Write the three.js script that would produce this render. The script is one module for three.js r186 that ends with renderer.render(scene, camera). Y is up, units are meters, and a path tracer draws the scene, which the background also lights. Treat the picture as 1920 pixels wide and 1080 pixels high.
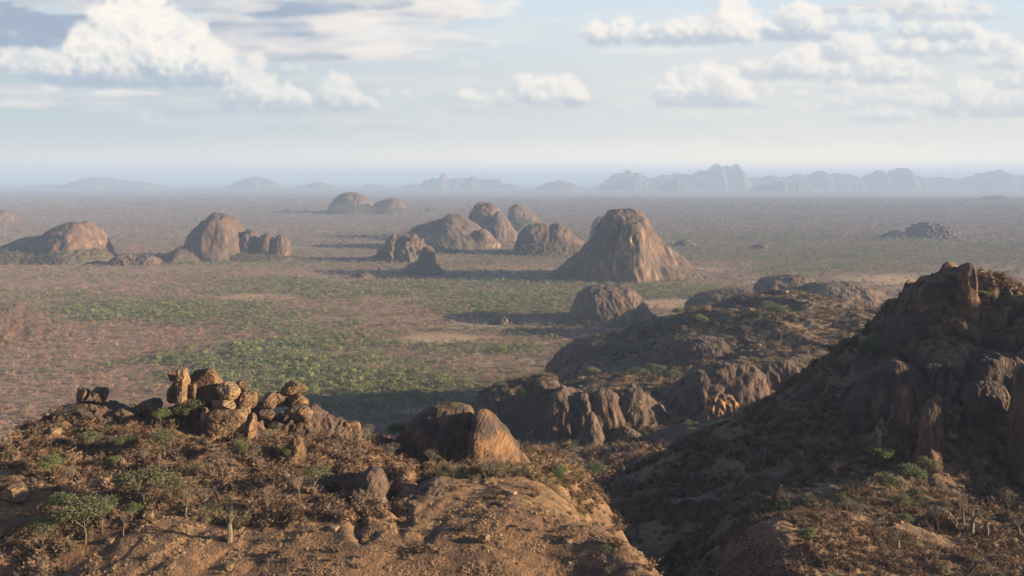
import * as THREE from 'three';
import { mergeGeometries, mergeVertices } from 'three/addons/utils/BufferGeometryUtils.js';

// ---------------------------------------------------------------- camera, exposure
const F = 1884, EYE = 300, HORIZON = 335;            // focal length and horizon in pixels of a 1920x1080 frame, eye height in metres above the plain
const scene = new THREE.Scene();
const camera = new THREE.PerspectiveCamera(2 * Math.atan(745 / F) * 180 / Math.PI, 1920 / 1490, 1, 250000);
camera.position.set(0, EYE, 0);
camera.setViewOffset(1920, 1490, 0, 410, 1920, 1080); // level camera, shifted lens
const EXPOSURE = 3.4;
const SUN_DIR = new THREE.Vector3(Math.cos(0.15), Math.tan(12.5 * Math.PI / 180), Math.sin(0.15)).normalize();
const SKY_GAIN = 1 / EXPOSURE, SUN_POWER = 5;
const SUN_COLOR = new THREE.Color().setRGB(1, 0.77, 0.46);
scene.fog = new THREE.FogExp2(new THREE.Color().setRGB(0.44, 0.61, 1.0), 5.2e-5);

// ---------------------------------------------------------------- random numbers and noise
function rng(seed) { let s = seed >>> 0; return () => { s = (s + 0x6D2B79F5) | 0; let t = Math.imul(s ^ (s >>> 15), 1 | s); t = (t + Math.imul(t ^ (t >>> 7), 61 | t)) ^ t; return ((t ^ (t >>> 14)) >>> 0) / 4294967296; }; }
const PERM = new Uint8Array(512); { const r = rng(77), p = [...Array(256).keys()]; for (let i = 255; i > 0; i--) { const j = Math.floor(r() * (i + 1)); [p[i], p[j]] = [p[j], p[i]]; } for (let i = 0; i < 512; i++) PERM[i] = p[i & 255]; }
const fade = (t) => t * t * t * (t * (t * 6 - 15) + 10), mix = (a, b, t) => a + (b - a) * t, clamp = (x, a = 0, b = 1) => x < a ? a : x > b ? b : x;
const smooth = (a, b, x) => { const t = clamp((x - a) / (b - a)); return t * t * (3 - 2 * t); };
function grad(h, x, y, z) { h &= 15; const u = h < 8 ? x : y, v = h < 4 ? y : h === 12 || h === 14 ? x : z; return ((h & 1) ? -u : u) + ((h & 2) ? -v : v); }
function noise(x, y, z = 0) {
  const X0 = Math.floor(x), Y0 = Math.floor(y), Z0 = Math.floor(z); x -= X0; y -= Y0; z -= Z0; const X = X0 & 255, Y = Y0 & 255, Z = Z0 & 255;
  const u = fade(x), v = fade(y), w = fade(z), A = PERM[X] + Y, AA = PERM[A] + Z, AB = PERM[A + 1] + Z, B = PERM[X + 1] + Y, BA = PERM[B] + Z, BB = PERM[B + 1] + Z;
  return mix(mix(mix(grad(PERM[AA], x, y, z), grad(PERM[BA], x - 1, y, z), u), mix(grad(PERM[AB], x, y - 1, z), grad(PERM[BB], x - 1, y - 1, z), u), v),
    mix(mix(grad(PERM[AA + 1], x, y, z - 1), grad(PERM[BA + 1], x - 1, y, z - 1), u), mix(grad(PERM[AB + 1], x, y - 1, z - 1), grad(PERM[BB + 1], x - 1, y - 1, z - 1), u), v), w);
}
function fbm(x, y, z = 0, n = 4) { let s = 0, a = 0.5, t = 0; for (let i = 0; i < n; i++) { s += a * noise(x, y, z); t += a; a *= 0.5; x = x * 2.03 + 11.7; y = y * 2.03 + 5.3; z = z * 2.03 + 3.1; } return s / t; }
function ridged(x, y, z = 0, n = 4) { let s = 0, a = 0.5, t = 0; for (let i = 0; i < n; i++) { s += a * (1 - Math.abs(noise(x, y, z)) * 2); t += a; a *= 0.5; x = x * 2.1 + 7.7; y = y * 2.1 + 1.3; z = z * 2.1 + 9.1; } return s / t; }
const mix3 = (a, b, t) => [mix(a[0], b[0], t), mix(a[1], b[1], t), mix(a[2], b[2], t)];

// a pixel of the frame at a distance (metres ahead) -> world
const at = (px, py, d) => new THREE.Vector3((px - 960) * d / F, EYE - (py - HORIZON) * d / F, -d);
const plainDist = (py) => EYE * F / (py - HORIZON);

// ---------------------------------------------------------------- sky: air and clouds
const PUFFS = [ // [x, y, r] puffs over a flat base y; clouds far off over the plain
  { base: 162, d: 1, front: 0.9, p: [[250, 66, 62], [215, 100, 55], [290, 95, 60], [330, 118, 55], [175, 122, 46], [385, 128, 44], [410, 140, 30], [135, 132, 34], [228, 40, 34], [262, 36, 32], [355, 88, 30], [300, 140, 60], [220, 140, 60]] },
  { base: 152, d: 0.75, p: [[22, 118, 26], [60, 124, 26], [92, 130, 26], [110, 126, 22]] },
  { base: 212, d: 0.8, p: [[462, 168, 34], [495, 180, 32], [530, 190, 27], [562, 196, 22], [455, 140, 24], [478, 118, 15], [440, 200, 22]] },
  { base: 209, d: 0.7, p: [[634, 166, 24], [622, 188, 30], [655, 195, 24], [690, 200, 16]] },
  { base: 195, d: 0.8, p: [[876, 184, 15], [858, 190, 10], [898, 191, 9]] },
  { base: 199, d: 0.9, p: [[985, 160, 24], [1000, 178, 28], [1030, 172, 28], [1062, 172, 24], [955, 186, 20], [1080, 186, 20], [978, 145, 12], [1066, 155, 14]] },
  { base: 214, d: 0.35, p: [[900, 208, 26], [960, 206, 28], [1020, 204, 26], [860, 212, 16]] },
  { base: 85, d: 0.95, p: [[1120, 70, 24], [1165, 62, 22], [1172, 46, 16], [1215, 72, 22], [1262, 66, 26], [1305, 62, 26], [1340, 58, 24], [1375, 50, 28], [1402, 50, 24], [1368, 14, 20], [1388, 8, 16]] },
  { base: 76, d: 0.9, p: [[1492, 46, 34], [1512, 40, 26], [1452, 60, 22], [1476, 66, 24], [1545, 68, 16]] },
  { base: 201, d: 0.9, p: [[1250, 182, 22], [1285, 186, 24], [1325, 180, 30], [1358, 168, 32], [1392, 184, 26], [1295, 140, 18], [1330, 138, 20], [1262, 140, 14], [1360, 145, 18]] },
  { base: 151, d: 0.85, p: [[1402, 134, 18], [1430, 136, 18], [1455, 138, 18], [1484, 126, 24], [1512, 122, 26], [1540, 128, 18], [1522, 100, 18]] },
  { base: 118, d: 0.75, p: [[1560, 98, 22], [1592, 92, 26], [1615, 84, 22], [1575, 74, 16]] },
  { base: 158, d: 0.7, p: [[1590, 138, 24], [1625, 130, 28], [1660, 136, 28], [1700, 140, 28], [1735, 146, 18], [1560, 150, 14]] },
  { base: 78, d: 0.75, p: [[1720, 62, 28], [1752, 56, 28], [1790, 58, 24], [1825, 64, 20]] },
  { base: 106, d: 0.75, p: [[1680, 92, 20], [1720, 96, 22], [1765, 98, 18], [1812, 92, 18], [1840, 84, 22], [1880, 82, 20], [1902, 92, 16]] },
  { base: 205, d: 0.5, p: [[1560, 196, 16], [1600, 188, 22], [1650, 190, 24], [1690, 184, 24], [1730, 194, 20]] },
  { base: 217, d: 0.7, p: [[1770, 200, 20], [1812, 168, 18], [1830, 188, 30], [1870, 186, 28], [1905, 194, 26], [1780, 205, 16], [1940, 186, 34]] },
  { base: 170, d: 0.7, p: [[1885, 158, 20], [1912, 150, 24], [1945, 146, 26]] },
  { base: 228, d: 0.4, p: [[1620, 218, 16], [1660, 216, 18], [1700, 220, 12]] },
  { base: 235, d: 0.3, p: [[1285, 226, 12], [1310, 228, 14], [1345, 230, 10]] },
  { base: 236, d: 0.3, p: [[275, 224, 14], [300, 228, 10]] },
  { base: 214, d: 0.3, p: [[1120, 211, 12], [1165, 210, 14], [1195, 212, 10]] },
  { base: 140, d: 0.35, p: [[535, 132, 14], [565, 134, 12], [870, 118, 10], [890, 120, 8], [935, 106, 7]] },
  { base: 62, d: 0.6, p: [[1560, 48, 18], [1600, 40, 22], [1640, 44, 20], [1420, 66, 14]] }, { base: 132, d: 0.6, p: [[1890, 120, 18], [1915, 112, 22], [1850, 124, 14]] }, { base: 176, d: 0.5, p: [[1440, 168, 12], [1560, 168, 14], [1590, 164, 16], [1725, 168, 16]] }, { base: 186, d: 0.5, p: [[1440, 178, 10], [1500, 180, 12], [720, 178, 12], [760, 182, 10]] }, { base: 40, d: 0.7, p: [[1700, 26, 22], [1745, 20, 26], [1790, 24, 24], [1840, 30, 18]] }, { base: 226, d: 0.35, p: [[1400, 220, 12], [1800, 222, 14], [1870, 222, 16]] },
  { base: 268, d: 0.18, p: [[1380, 258, 22], [940, 256, 10], [1480, 255, 26], [1700, 262, 26], [1800, 250, 18]] },
];
for (const c of PUFFS) { c.x0 = Math.min(...c.p.map((q) => q[0] - q[2] * 1.5)); c.x1 = Math.max(...c.p.map((q) => q[0] + q[2] * 1.5)); c.y0 = Math.min(...c.p.map((q) => q[1] - q[2] * 1.5)); c.r = Math.max(...c.p.map((q) => q[2])); }
const STRATA = [ // [x, y, rx, ry, opacity, darkness] flat sheets
  [40, 50, 150, 58, 1.2, 1.35], [-40, 70, 120, 40, 1, 1.2], [60, 128, 170, 12, 0.4, 0.7], [640, 20, 330, 34, 1.0, 0.62], [520, 60, 200, 30, 0.9, 0.7], [600, 92, 260, 26, 0.85, 0.45], [700, 70, 220, 50, 0.7, 0.25], [850, 15, 140, 26, 0.8, 0.25],
  [560, 108, 140, 16, 0.8, 0.65], [40, 168, 90, 9, 0.75, 0.05], [240, 174, 90, 7, 0.7, 0.05], [55, 196, 70, 7, 0.65, 0.05], [200, 186, 320, 8, 0.5, 0.6], [160, 4, 130, 14, 0.6, 0.7],
  [300, 10, 200, 22, 0.7, 0.55], [1500, 70, 380, 12, 0.35, 0.5], [1640, 112, 300, 10, 0.35, 0.5], [1450, 150, 260, 9, 0.3, 0.45], [1320, 200, 160, 7, 0.35, 0.5], [1010, 199, 110, 6, 0.4, 0.6], [1800, 214, 160, 7, 0.4, 0.5], [1600, 200, 180, 12, 0.3, 0.3], [1690, 12, 220, 14, 0.75, 0.4], [1600, 22, 170, 8, 0.5, 0.6], [1760, 36, 160, 7, 0.5, 0.35], [1230, 95, 130, 8, 0.4, 0.15], [330, 205, 420, 14, 0.3, 0.55], [600, 235, 420, 16, 0.25, 0.4], [1100, 200, 300, 18, 0.22, 0.3], [1750, 226, 220, 8, 0.3, 0.3], [750, 150, 260, 14, 0.2, 0.1], [1000, 60, 180, 26, 0.2, 0.1]];
function puffDensity(c, x, y, z, oct = 5) {
  let sum = 0;
  for (const q of c.p) { const dx = x - q[0], dy = y - q[1], dz = z * 1.1, t = 1 - Math.sqrt(dx * dx + dy * dy + dz * dz) / (q[2] * 1.08); if (t > -0.9) sum += Math.exp(t * 5); }
  if (sum < 0.06) return 0;
  let m = Math.log(sum) / 5, n = 0, a = 0.5, f = 1 / 34;
  for (let i = 0; i < oct; i++) { n += a * (Math.abs(noise(x * f + i * 9.1, y * f * 1.15 + c.base, z * f)) * 2.2 - 0.5); a *= 0.58; f *= 2.15; }
  n += noise(x / 60, y / 40 + c.base * 3, z / 60) * 0.55;
  return clamp((m + 0.2 - n * 0.8) * 3.3) * clamp((c.base + 3 + noise(x * 0.05, c.base) * 7 - y) / 11);
}
const AIR = (px, py) => { // clear air, linear colour: cream haze at the horizon, pale blue above
  const up = clamp((HORIZON - py) / 335, 0, 1), right = smooth(0, 1700, px);
  const low = mix3(mix3([0.60, 0.64, 0.645], [0.98, 0.90, 0.80], right), mix3([1.1, 1.0, 0.80], [1.75, 1.42, 1.0], right), smooth(0.3, 0.02, up)), mid = mix3([0.55, 0.635, 0.665], [0.80, 0.80, 0.77], right), top = mix3([0.47, 0.645, 0.765], [0.68, 0.785, 0.86], smooth(100, 1300, px));
  return up < 0.45 ? mix3(low, mid, smooth(0, 0.45, up)) : mix3(mid, top, smooth(0.45, 1.05, up));
};
function frameSky(px, py) { // sun from the right
  let c = AIR(px, py);
  const warp = fbm(px * 0.006, py * 0.03, 3.3, 4);
  c = mix3(c, [0.86, 0.85, 0.82], clamp(smooth(0.02, 0.42, fbm(px * 0.0032 + 4, py * 0.016, 8.1, 5)) * 0.3 * smooth(330, 180, py)));
  for (const [x, y, rx, ry, op, dark] of STRATA) {
    const dx = (px - x) / rx, dy = (py - y) / ry; if (Math.abs(dx) > 1.7 || Math.abs(dy) > 2) continue;
    const e = 1 - Math.sqrt(dx * dx + dy * dy) + fbm(px * 0.008, py * 0.03 + x, y, 6) * 1.15, a = Math.min(1, smooth(0.0, 0.42, e) * op); if (a <= 0) continue;
    const lit = clamp(1 - dark + fbm(px * 0.005 + 3, py * 0.034, x * 0.1, 5) * 1.3 + (1 - smooth(0, 0.45, e)) * 0.5 - dy * 0.12);
    c = mix3(c, mix3([0.36, 0.44, 0.56], [1.0, 0.92, 0.84], lit), a);
  }
  for (const q of PUFFS) {
    if (px < q.x0 || px > q.x1 || py < q.y0 || py > q.base + 8) continue;
    let T = 1, L = 0; const R = q.r * 1.35, n = 26, step = 2 * R / n;
    for (let i = 0; i < n && T > 0.02; i++) {
      const z = R - (i + 0.5) * step, d = puffDensity(q, px, py, z); if (d <= 0.01) continue;
      let s = 0; for (const k of [5, 13, 28]) s += puffDensity(q, px + k * 0.9, py - k * 0.36, z + k * (q.front ?? 0.3), 3) * (k === 28 ? 2.2 : k === 13 ? 1.5 : 1);
      const up = clamp((q.base - py) / (q.r * 1.7)), a = 1 - Math.exp(-d * step * 0.085);
      L += T * a * clamp(Math.exp(-s * 0.62) * 0.9 + 0.1 + 0.36 * up); T *= 1 - a;
    }
    const a = Math.pow(1 - T, 1.25) * q.d * (1 - 0.25 * smooth(-0.1, 0.3, fbm(px * 0.02, py * 0.06, 7, 3))); if (a < 0.004) continue;
    const far = smooth(60, 260, q.base) * 0.25, lit = clamp(L / (1 - T)) * mix(0.35, 1, smooth(-2, q.r * 0.8, q.base - py + fbm(px * 0.03, py * 0.05, 2, 3) * 14));
    c = mix3(c, mix3(mix3(mix3([0.42, 0.50, 0.61], [0.66, 0.69, 0.73], smooth(300, 1300, px) * 0.35), c, far), [1.06, 0.98, 0.88], smooth(0.16, 0.9, lit)), a);
  }
  void warp;
  return c;
}
{
  const W = 4096, Hh = 2048, data = new Float32Array(W * Hh * 4);
  for (let row = 0; row < Hh; row++) {
    const el = ((row + 0.5) / Hh - 0.5) * Math.PI, s = Math.sin(el);
    for (let col = 0; col < W; col++) {
      const o = (row * W + col) * 4; let c;
      if (el < -0.01) c = [0.30, 0.28, 0.27];
      else {
        const round = ((col + 0.5) / W - 0.5) * 2 * Math.PI, az = round + Math.PI / 2, front = Math.cos(az) > 0.5, sky = smooth(0.14, 0.9, s);
        const px = front ? 960 + F * Math.tan(az) : 9999, py = front ? HORIZON - F * Math.tan(el) / Math.cos(az) : -9999;
        const inFrame = px > -160 && px < 2080 && py > -90;
        let rest = null;
        if (!inFrame || px < 0 || px > 1920 || py < -20) { // the same air and broken cloud all round and overhead
          const k = 0.55 / (s + 0.09), x = Math.cos(round) * k, z = Math.sin(round) * k, toSun = 0.5 + 0.5 * Math.cos(round) * Math.cos(el);
          rest = mix3(mix3([0.70, 0.74, 0.74], [0.95, 0.88, 0.79], toSun), mix3([0.07, 0.15, 0.32], [0.11, 0.20, 0.37], toSun), Math.pow(smooth(-0.05, 0.8, s), 0.55));
          if (s > 0.05) { const m = fbm(x * 3.1, z * 3.1, 5, 4), a = smooth(0.1, 0.42, m) * smooth(0.05, 0.16, s) * mix(1, 0.5, smooth(0.2, 0.6, s)); rest = mix3(rest, mix3([0.36, 0.42, 0.50], [0.80, 0.75, 0.69], smooth(0.55, 0.1, m) * (0.55 + 0.45 * toSun)), a * 0.7); }
        }
        if (inFrame) { c = frameSky(px, Math.min(py, HORIZON)); if (rest) c = mix3(c, rest, Math.max(smooth(0, -160, px), smooth(1920, 2080, px), smooth(-20, -90, py))); } else c = rest;
        void sky;
      }
      data[o] = c[0] * SKY_GAIN; data[o + 1] = c[1] * SKY_GAIN; data[o + 2] = c[2] * SKY_GAIN; data[o + 3] = 1;
    }
  }
  const t = new THREE.DataTexture(data, W, Hh, THREE.RGBAFormat, THREE.FloatType); t.mapping = THREE.EquirectangularReflectionMapping; t.magFilter = THREE.LinearFilter; t.needsUpdate = true;
  scene.background = t; scene.environment = t;
}
const sun = new THREE.DirectionalLight(SUN_COLOR, SUN_POWER);
sun.position.copy(SUN_DIR).multiplyScalar(3000); sun.castShadow = true; sun.shadow.mapSize.set(4096, 4096);
Object.assign(sun.shadow.camera, { left: -2500, right: 2500, top: 1500, bottom: -1500, near: 1, far: 9000 });
sun.target.position.set(0, 0, -1500); sun.position.add(sun.target.position);
scene.add(sun, sun.target);

// ---------------------------------------------------------------- naming and adding
const taken = new Map();
function numbered(name) { const n = taken.get(name) ?? 0; taken.set(name, n + 1); return n ? `${name}_${String(n).padStart(3, '0')}` : name; }
function tag(o, label, category, group, kind) { if (label) o.userData.label = label; if (category) o.userData.category = category; if (group) o.userData.group = group; if (kind) o.userData.kind = kind; return o; }
function mesh(name, geo, mat, parent = scene) { const m = new THREE.Mesh(geo, mat); m.name = parent === scene ? numbered(name) : name; m.castShadow = m.receiveShadow = true; parent.add(m); return m; }
function group(name, p) { const g = new THREE.Group(); g.name = numbered(name); if (p) g.position.copy(p); scene.add(g); return g; }

// ---------------------------------------------------------------- textures and materials
function tileTexture(n, fn, srgb) { // fn(u, v) in 0..1, tileable by the caller -> value or rgb (linear)
  const d = new Uint8Array(n * n * 4);
  for (let y = 0; y < n; y++) for (let x = 0; x < n; x++) { let c = fn(x / n, y / n); if (!Array.isArray(c)) c = [c, c, c]; for (let k = 0; k < 3; k++) { let v = clamp(c[k]); if (srgb) v = v <= 0.0031308 ? v * 12.92 : 1.055 * Math.pow(v, 1 / 2.4) - 0.055; d[(y * n + x) * 4 + k] = v * 255; } d[(y * n + x) * 4 + 3] = 255; }
  const t = new THREE.DataTexture(d, n, n); t.wrapS = t.wrapT = THREE.RepeatWrapping; t.magFilter = THREE.LinearFilter; if (srgb) t.colorSpace = THREE.SRGBColorSpace; t.needsUpdate = true; return t;
}
const torus = (fn) => (u, v) => { const a = fn(u, v), b = fn(u - 1, v), c = fn(u, v - 1), d = fn(u - 1, v - 1); return mix(mix(a, b, u), mix(c, d, u), v); };
const rockTint = tileTexture(1024, torus((u, v) => 0.66 + fbm(u * 26, v * 26, 1, 6) * 0.8 + fbm(u * 5, v * 5, 2, 4) * 0.4 - smooth(0.78, 0.95, ridged(u * 6, v * 6, 3, 3)) * 0.4), true);
const rockBump = tileTexture(1024, torus((u, v) => 0.5 + fbm(u * 20, v * 20, 7, 6) * 0.7 - smooth(0.78, 0.95, ridged(u * 6, v * 6, 3, 3)) * 0.35), false);
const soilTint = tileTexture(1024, torus((u, v) => 0.62 + fbm(u * 40, v * 40, 4, 6) * 1.05 + fbm(u * 8, v * 8, 6, 3) * 0.4), true);
function rockMaterial(repeat, bump) { const m = new THREE.MeshStandardMaterial({ vertexColors: true, roughness: 0.92, metalness: 0 }); m.map = rockTint.clone(); m.map.repeat.set(1 / repeat, 1 / repeat); m.bumpMap = rockBump.clone(); m.bumpMap.repeat.set(1 / repeat, 1 / repeat); m.bumpScale = bump; return m; }
const NEAR_ROCK = rockMaterial(14, 0.7), MID_ROCK = rockMaterial(40, 1.3), FAR_ROCK = rockMaterial(110, 2.2);
const HILL_SOIL = new THREE.MeshStandardMaterial({ vertexColors: true, roughness: 1 }); HILL_SOIL.map = soilTint.clone(); HILL_SOIL.map.repeat.set(1 / 16, 1 / 16); HILL_SOIL.bumpMap = rockBump.clone(); HILL_SOIL.bumpMap.repeat.set(1 / 14, 1 / 14); HILL_SOIL.bumpScale = 0.3;

// ---------------------------------------------------------------- hills as height fields through surveyed points
function surface(points, bend = 0) { // thin-plate surface through (px, py, distance) points
  const P = points.map(([px, py, d]) => at(px, py, d)), n = P.length, N = n + 3, S = 100, phi = (r2) => r2 < 1e-12 ? 0 : 0.5 * r2 * Math.log(r2);
  const M = Array.from({ length: N }, () => new Float64Array(N + 1));
  for (let i = 0; i < n; i++) {
    for (let j = 0; j < n; j++) M[i][j] = phi(((P[i].x - P[j].x) ** 2 + (P[i].z - P[j].z) ** 2) / (S * S)) + (i === j ? bend : 0);
    M[i][n] = M[n][i] = 1; M[i][n + 1] = M[n + 1][i] = P[i].x / S; M[i][n + 2] = M[n + 2][i] = P[i].z / S; M[i][N] = P[i].y;
  }
  for (let c = 0; c < N; c++) {
    let p = c; for (let r = c + 1; r < N; r++) if (Math.abs(M[r][c]) > Math.abs(M[p][c])) p = r; [M[c], M[p]] = [M[p], M[c]];
    for (let r = 0; r < N; r++) if (r !== c && M[r][c]) { const k = M[r][c] / M[c][c]; for (let q = c; q <= N; q++) M[r][q] -= k * M[c][q]; }
  }
  const w = M.map((r, i) => r[N] / r[i]);
  return (x, z) => { let y = w[n] + w[n + 1] * x / S + w[n + 2] * z / S; for (let i = 0; i < n; i++) { const dx = x - P[i].x, dz = z - P[i].z; y += w[i] * phi((dx * dx + dz * dz) / (S * S)); } return y; };
}
function heightField(x0, x1, z0, z1, cell, fn, color, keep) {
  const nx = Math.round((x1 - x0) / cell) + 1, nz = Math.round((z1 - z0) / cell) + 1, pos = new Float32Array(nx * nz * 3), nor = new Float32Array(nx * nz * 3), uv = new Float32Array(nx * nz * 2), col = new Float32Array(nx * nz * 3);
  for (let j = 0; j < nz; j++) for (let i = 0; i < nx; i++) { const k = j * nx + i, x = x0 + i * cell, z = z0 + j * cell; pos[k * 3] = x; pos[k * 3 + 1] = fn(x, z); pos[k * 3 + 2] = z; uv[k * 2] = x; uv[k * 2 + 1] = z; }
  const Y = (i, j) => pos[(clamp(j, 0, nz - 1) * nx + clamp(i, 0, nx - 1)) * 3 + 1];
  for (let j = 0; j < nz; j++) for (let i = 0; i < nx; i++) {
    const k = j * nx + i, gx = (Y(i + 1, j) - Y(i - 1, j)) / (2 * cell), gz = (Y(i, j + 1) - Y(i, j - 1)) / (2 * cell), l = Math.hypot(gx, 1, gz); nor[k * 3] = -gx / l; nor[k * 3 + 1] = 1 / l; nor[k * 3 + 2] = -gz / l;
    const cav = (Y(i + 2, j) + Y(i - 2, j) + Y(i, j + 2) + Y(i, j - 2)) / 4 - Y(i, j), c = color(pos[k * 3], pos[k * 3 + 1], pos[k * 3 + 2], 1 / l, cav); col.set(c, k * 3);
  }
  const idx = []; for (let j = 0; j < nz - 1; j++) for (let i = 0; i < nx - 1; i++) { const a = j * nx + i; if (keep && !keep(pos[a * 3], pos[a * 3 + 1], pos[a * 3 + 2])) continue; idx.push(a, a + nx, a + 1, a + 1, a + nx, a + nx + 1); }
  const g = new THREE.BufferGeometry(); g.setAttribute('position', new THREE.BufferAttribute(pos, 3)); g.setAttribute('normal', new THREE.BufferAttribute(nor, 3)); g.setAttribute('uv', new THREE.BufferAttribute(uv, 2)); g.setAttribute('color', new THREE.BufferAttribute(col, 3)); g.setIndex(new THREE.BufferAttribute(new Uint32Array(idx), 1)); return g;
}
// left hill in front
const leftBase = surface([[-100, 1220, 185], [300, 1220, 184], [700, 1220, 182], [1100, 1220, 178], [1350, 1230, 176], [0, 1080, 200], [300, 1080, 196], [600, 1080, 196], [900, 1080, 197], [1100, 1080, 198], [1240, 1088, 196],
  [0, 960, 218], [250, 960, 216], [500, 960, 218], [750, 980, 215], [950, 965, 218], [1080, 975, 216], [0, 880, 232], [150, 860, 240], [350, 860, 240], [550, 860, 243], [750, 900, 242], [900, 900, 245], [1000, 895, 245],
  [0, 850, 238], [60, 802, 250], [120, 774, 258], [250, 778, 262], [380, 792, 262], [520, 798, 266], [620, 803, 272], [720, 832, 276], [850, 872, 268], [980, 888, 256], [1060, 932, 235], [1130, 992, 215], [1185, 1030, 204],
  [1250, 1180, 218], [1330, 1330, 236], [1160, 1100, 248], [970, 876, 310], [1040, 870, 305], [1100, 908, 298], [1146, 955, 290], [1185, 1030, 292], [1000, 960, 352], [1180, 1080, 345], [1420, 1500, 215], [1500, 1600, 180], [0, 1000, 300], [150, 950, 320], [400, 950, 330], [620, 935, 340], [800, 940, 340], [0, 1200, 420], [300, 1200, 430], [600, 1200, 430], [900, 1100, 420], [-100, 925, 234], [-250, 1010, 240], [-450, 1200, 250], [-300, 1200, 190], [1300, 1400, 300]]);
const slab = (x, z) => smooth(-0.1, 0.22, fbm(x * 0.02 + 3, z * 0.02, 2, 3) + smooth(-50, -8, x) * smooth(-250, -232, z) * 0.8 + smooth(-218, -206, z) * smooth(-108, -70, x) * 0.8 - 0.36 + fbm(x * 0.13, z * 0.13, 6, 3) * 0.25);
const GULLY = [[[618, 905, 240], [640, 950, 226], [690, 1030, 206]], [[724, 880, 246], [738, 930, 228], [752, 1000, 212]], [[786, 880, 246], [800, 910, 236]]].map((l) => l.map((p) => at(...p)));
function gullies(x, z) { let m = 0; x += fbm(x * 0.15, z * 0.15, 81, 3) * 4; z += fbm(x * 0.15, z * 0.15, 83, 3) * 4; for (const l of GULLY) for (let i = 0; i + 1 < l.length; i++) { const a = l[i], b = l[i + 1], dx = b.x - a.x, dz = b.z - a.z, t = clamp(((x - a.x) * dx + (z - a.z) * dz) / (dx * dx + dz * dz)), d = Math.hypot(x - a.x - dx * t, z - a.z - dz * t); m = Math.max(m, Math.exp(-((d / (2.4 - i * 0.6)) ** 2)) * (1 - (i + t) * 0.4)); } return m; }
function leftY(x, z) {
  const s = slab(x, z), w = fbm(x * 0.03, z * 0.03, 9, 3) * 6, gully = ridged((x * 0.8 + z * 0.55 + w) * 0.045, (z - x * 0.4) * 0.012, 3.7, 3);
  const step = fbm(x * 0.035, z * 0.035, 1.5, 3) * 5, st = (Math.floor(step) + smooth(0.35, 0.6, step - Math.floor(step))) - step;
  return leftBase(x, z) - gullies(x, z) * 5 + fbm(x * 0.025, z * 0.025, 1, 3) * 4 - smooth(0.62, 0.95, gully) * 0.6 + st * 0.28 * s + fbm(x * 0.12, z * 0.12, 2, 4) * mix(1.8, 0.4, s) + fbm(x * 0.55, z * 0.55, 4, 3) * mix(0.55, 0.16, s);
}
// right hill with the horned summit
const rightBase = surface([[1800, 528, 400], [1850, 552, 398], [1920, 568, 390], [2050, 590, 372], [1740, 530, 408], [1700, 552, 414], [1650, 588, 422], [1600, 625, 428], [1540, 678, 438], [1480, 722, 442], [1430, 766, 446], [1350, 802, 446], [1250, 848, 440], [1150, 898, 428],
  [1700, 650, 392], [1700, 750, 374], [1800, 700, 370], [1900, 660, 378], [1900, 760, 362], [2050, 750, 350], [1900, 900, 338], [1800, 875, 338], [1700, 850, 346], [1600, 850, 360], [1500, 850, 376], [1400, 880, 380], [1300, 930, 372], [2050, 900, 325],
  [1900, 1000, 302], [1700, 980, 300], [1500, 960, 303], [1400, 1000, 296], [1330, 1045, 300], [2050, 1080, 272], [1900, 1080, 266], [1750, 1080, 262], [1600, 1080, 259], [1450, 1080, 259], [1360, 1090, 275],
  [1120, 935, 400], [1200, 1000, 345], [1280, 1100, 308], [1320, 1230, 275], [1500, 1250, 225], [1900, 1250, 215], [1700, 1250, 218], [2150, 1250, 218], [1800, 700, 470], [1600, 800, 500], [1400, 900, 520], [1960, 700, 450], [1200, 950, 500], [2150, 700, 430], [2250, 1000, 290], [2250, 640, 365]]);
function rightY(x, z) {
  const b = rightBase(x, z), steep = smooth(208, 226, b), rib = ridged(x * 0.035 + z * 0.01, z * 0.02, 2.2, 4);
  const q = (b + fbm(x * 0.045, z * 0.045, 17, 4) * 16) / 13, tq = Math.floor(q) + smooth(0.3, 0.62, q - Math.floor(q)) - q;
  return b + fbm(x * 0.03, z * 0.03, 11, 3) * 4 + tq * 7.5 * steep * smooth(-0.25, 0.15, fbm(x * 0.03, z * 0.03, 19, 2)) + (rib - 0.5) * 6 * steep + fbm(x * 0.11, z * 0.11, 12, 4) * mix(1.6, 3.4, steep) + fbm(x * 0.45, z * 0.45, 14, 3) * mix(0.6, 1.1, steep);
}
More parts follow.
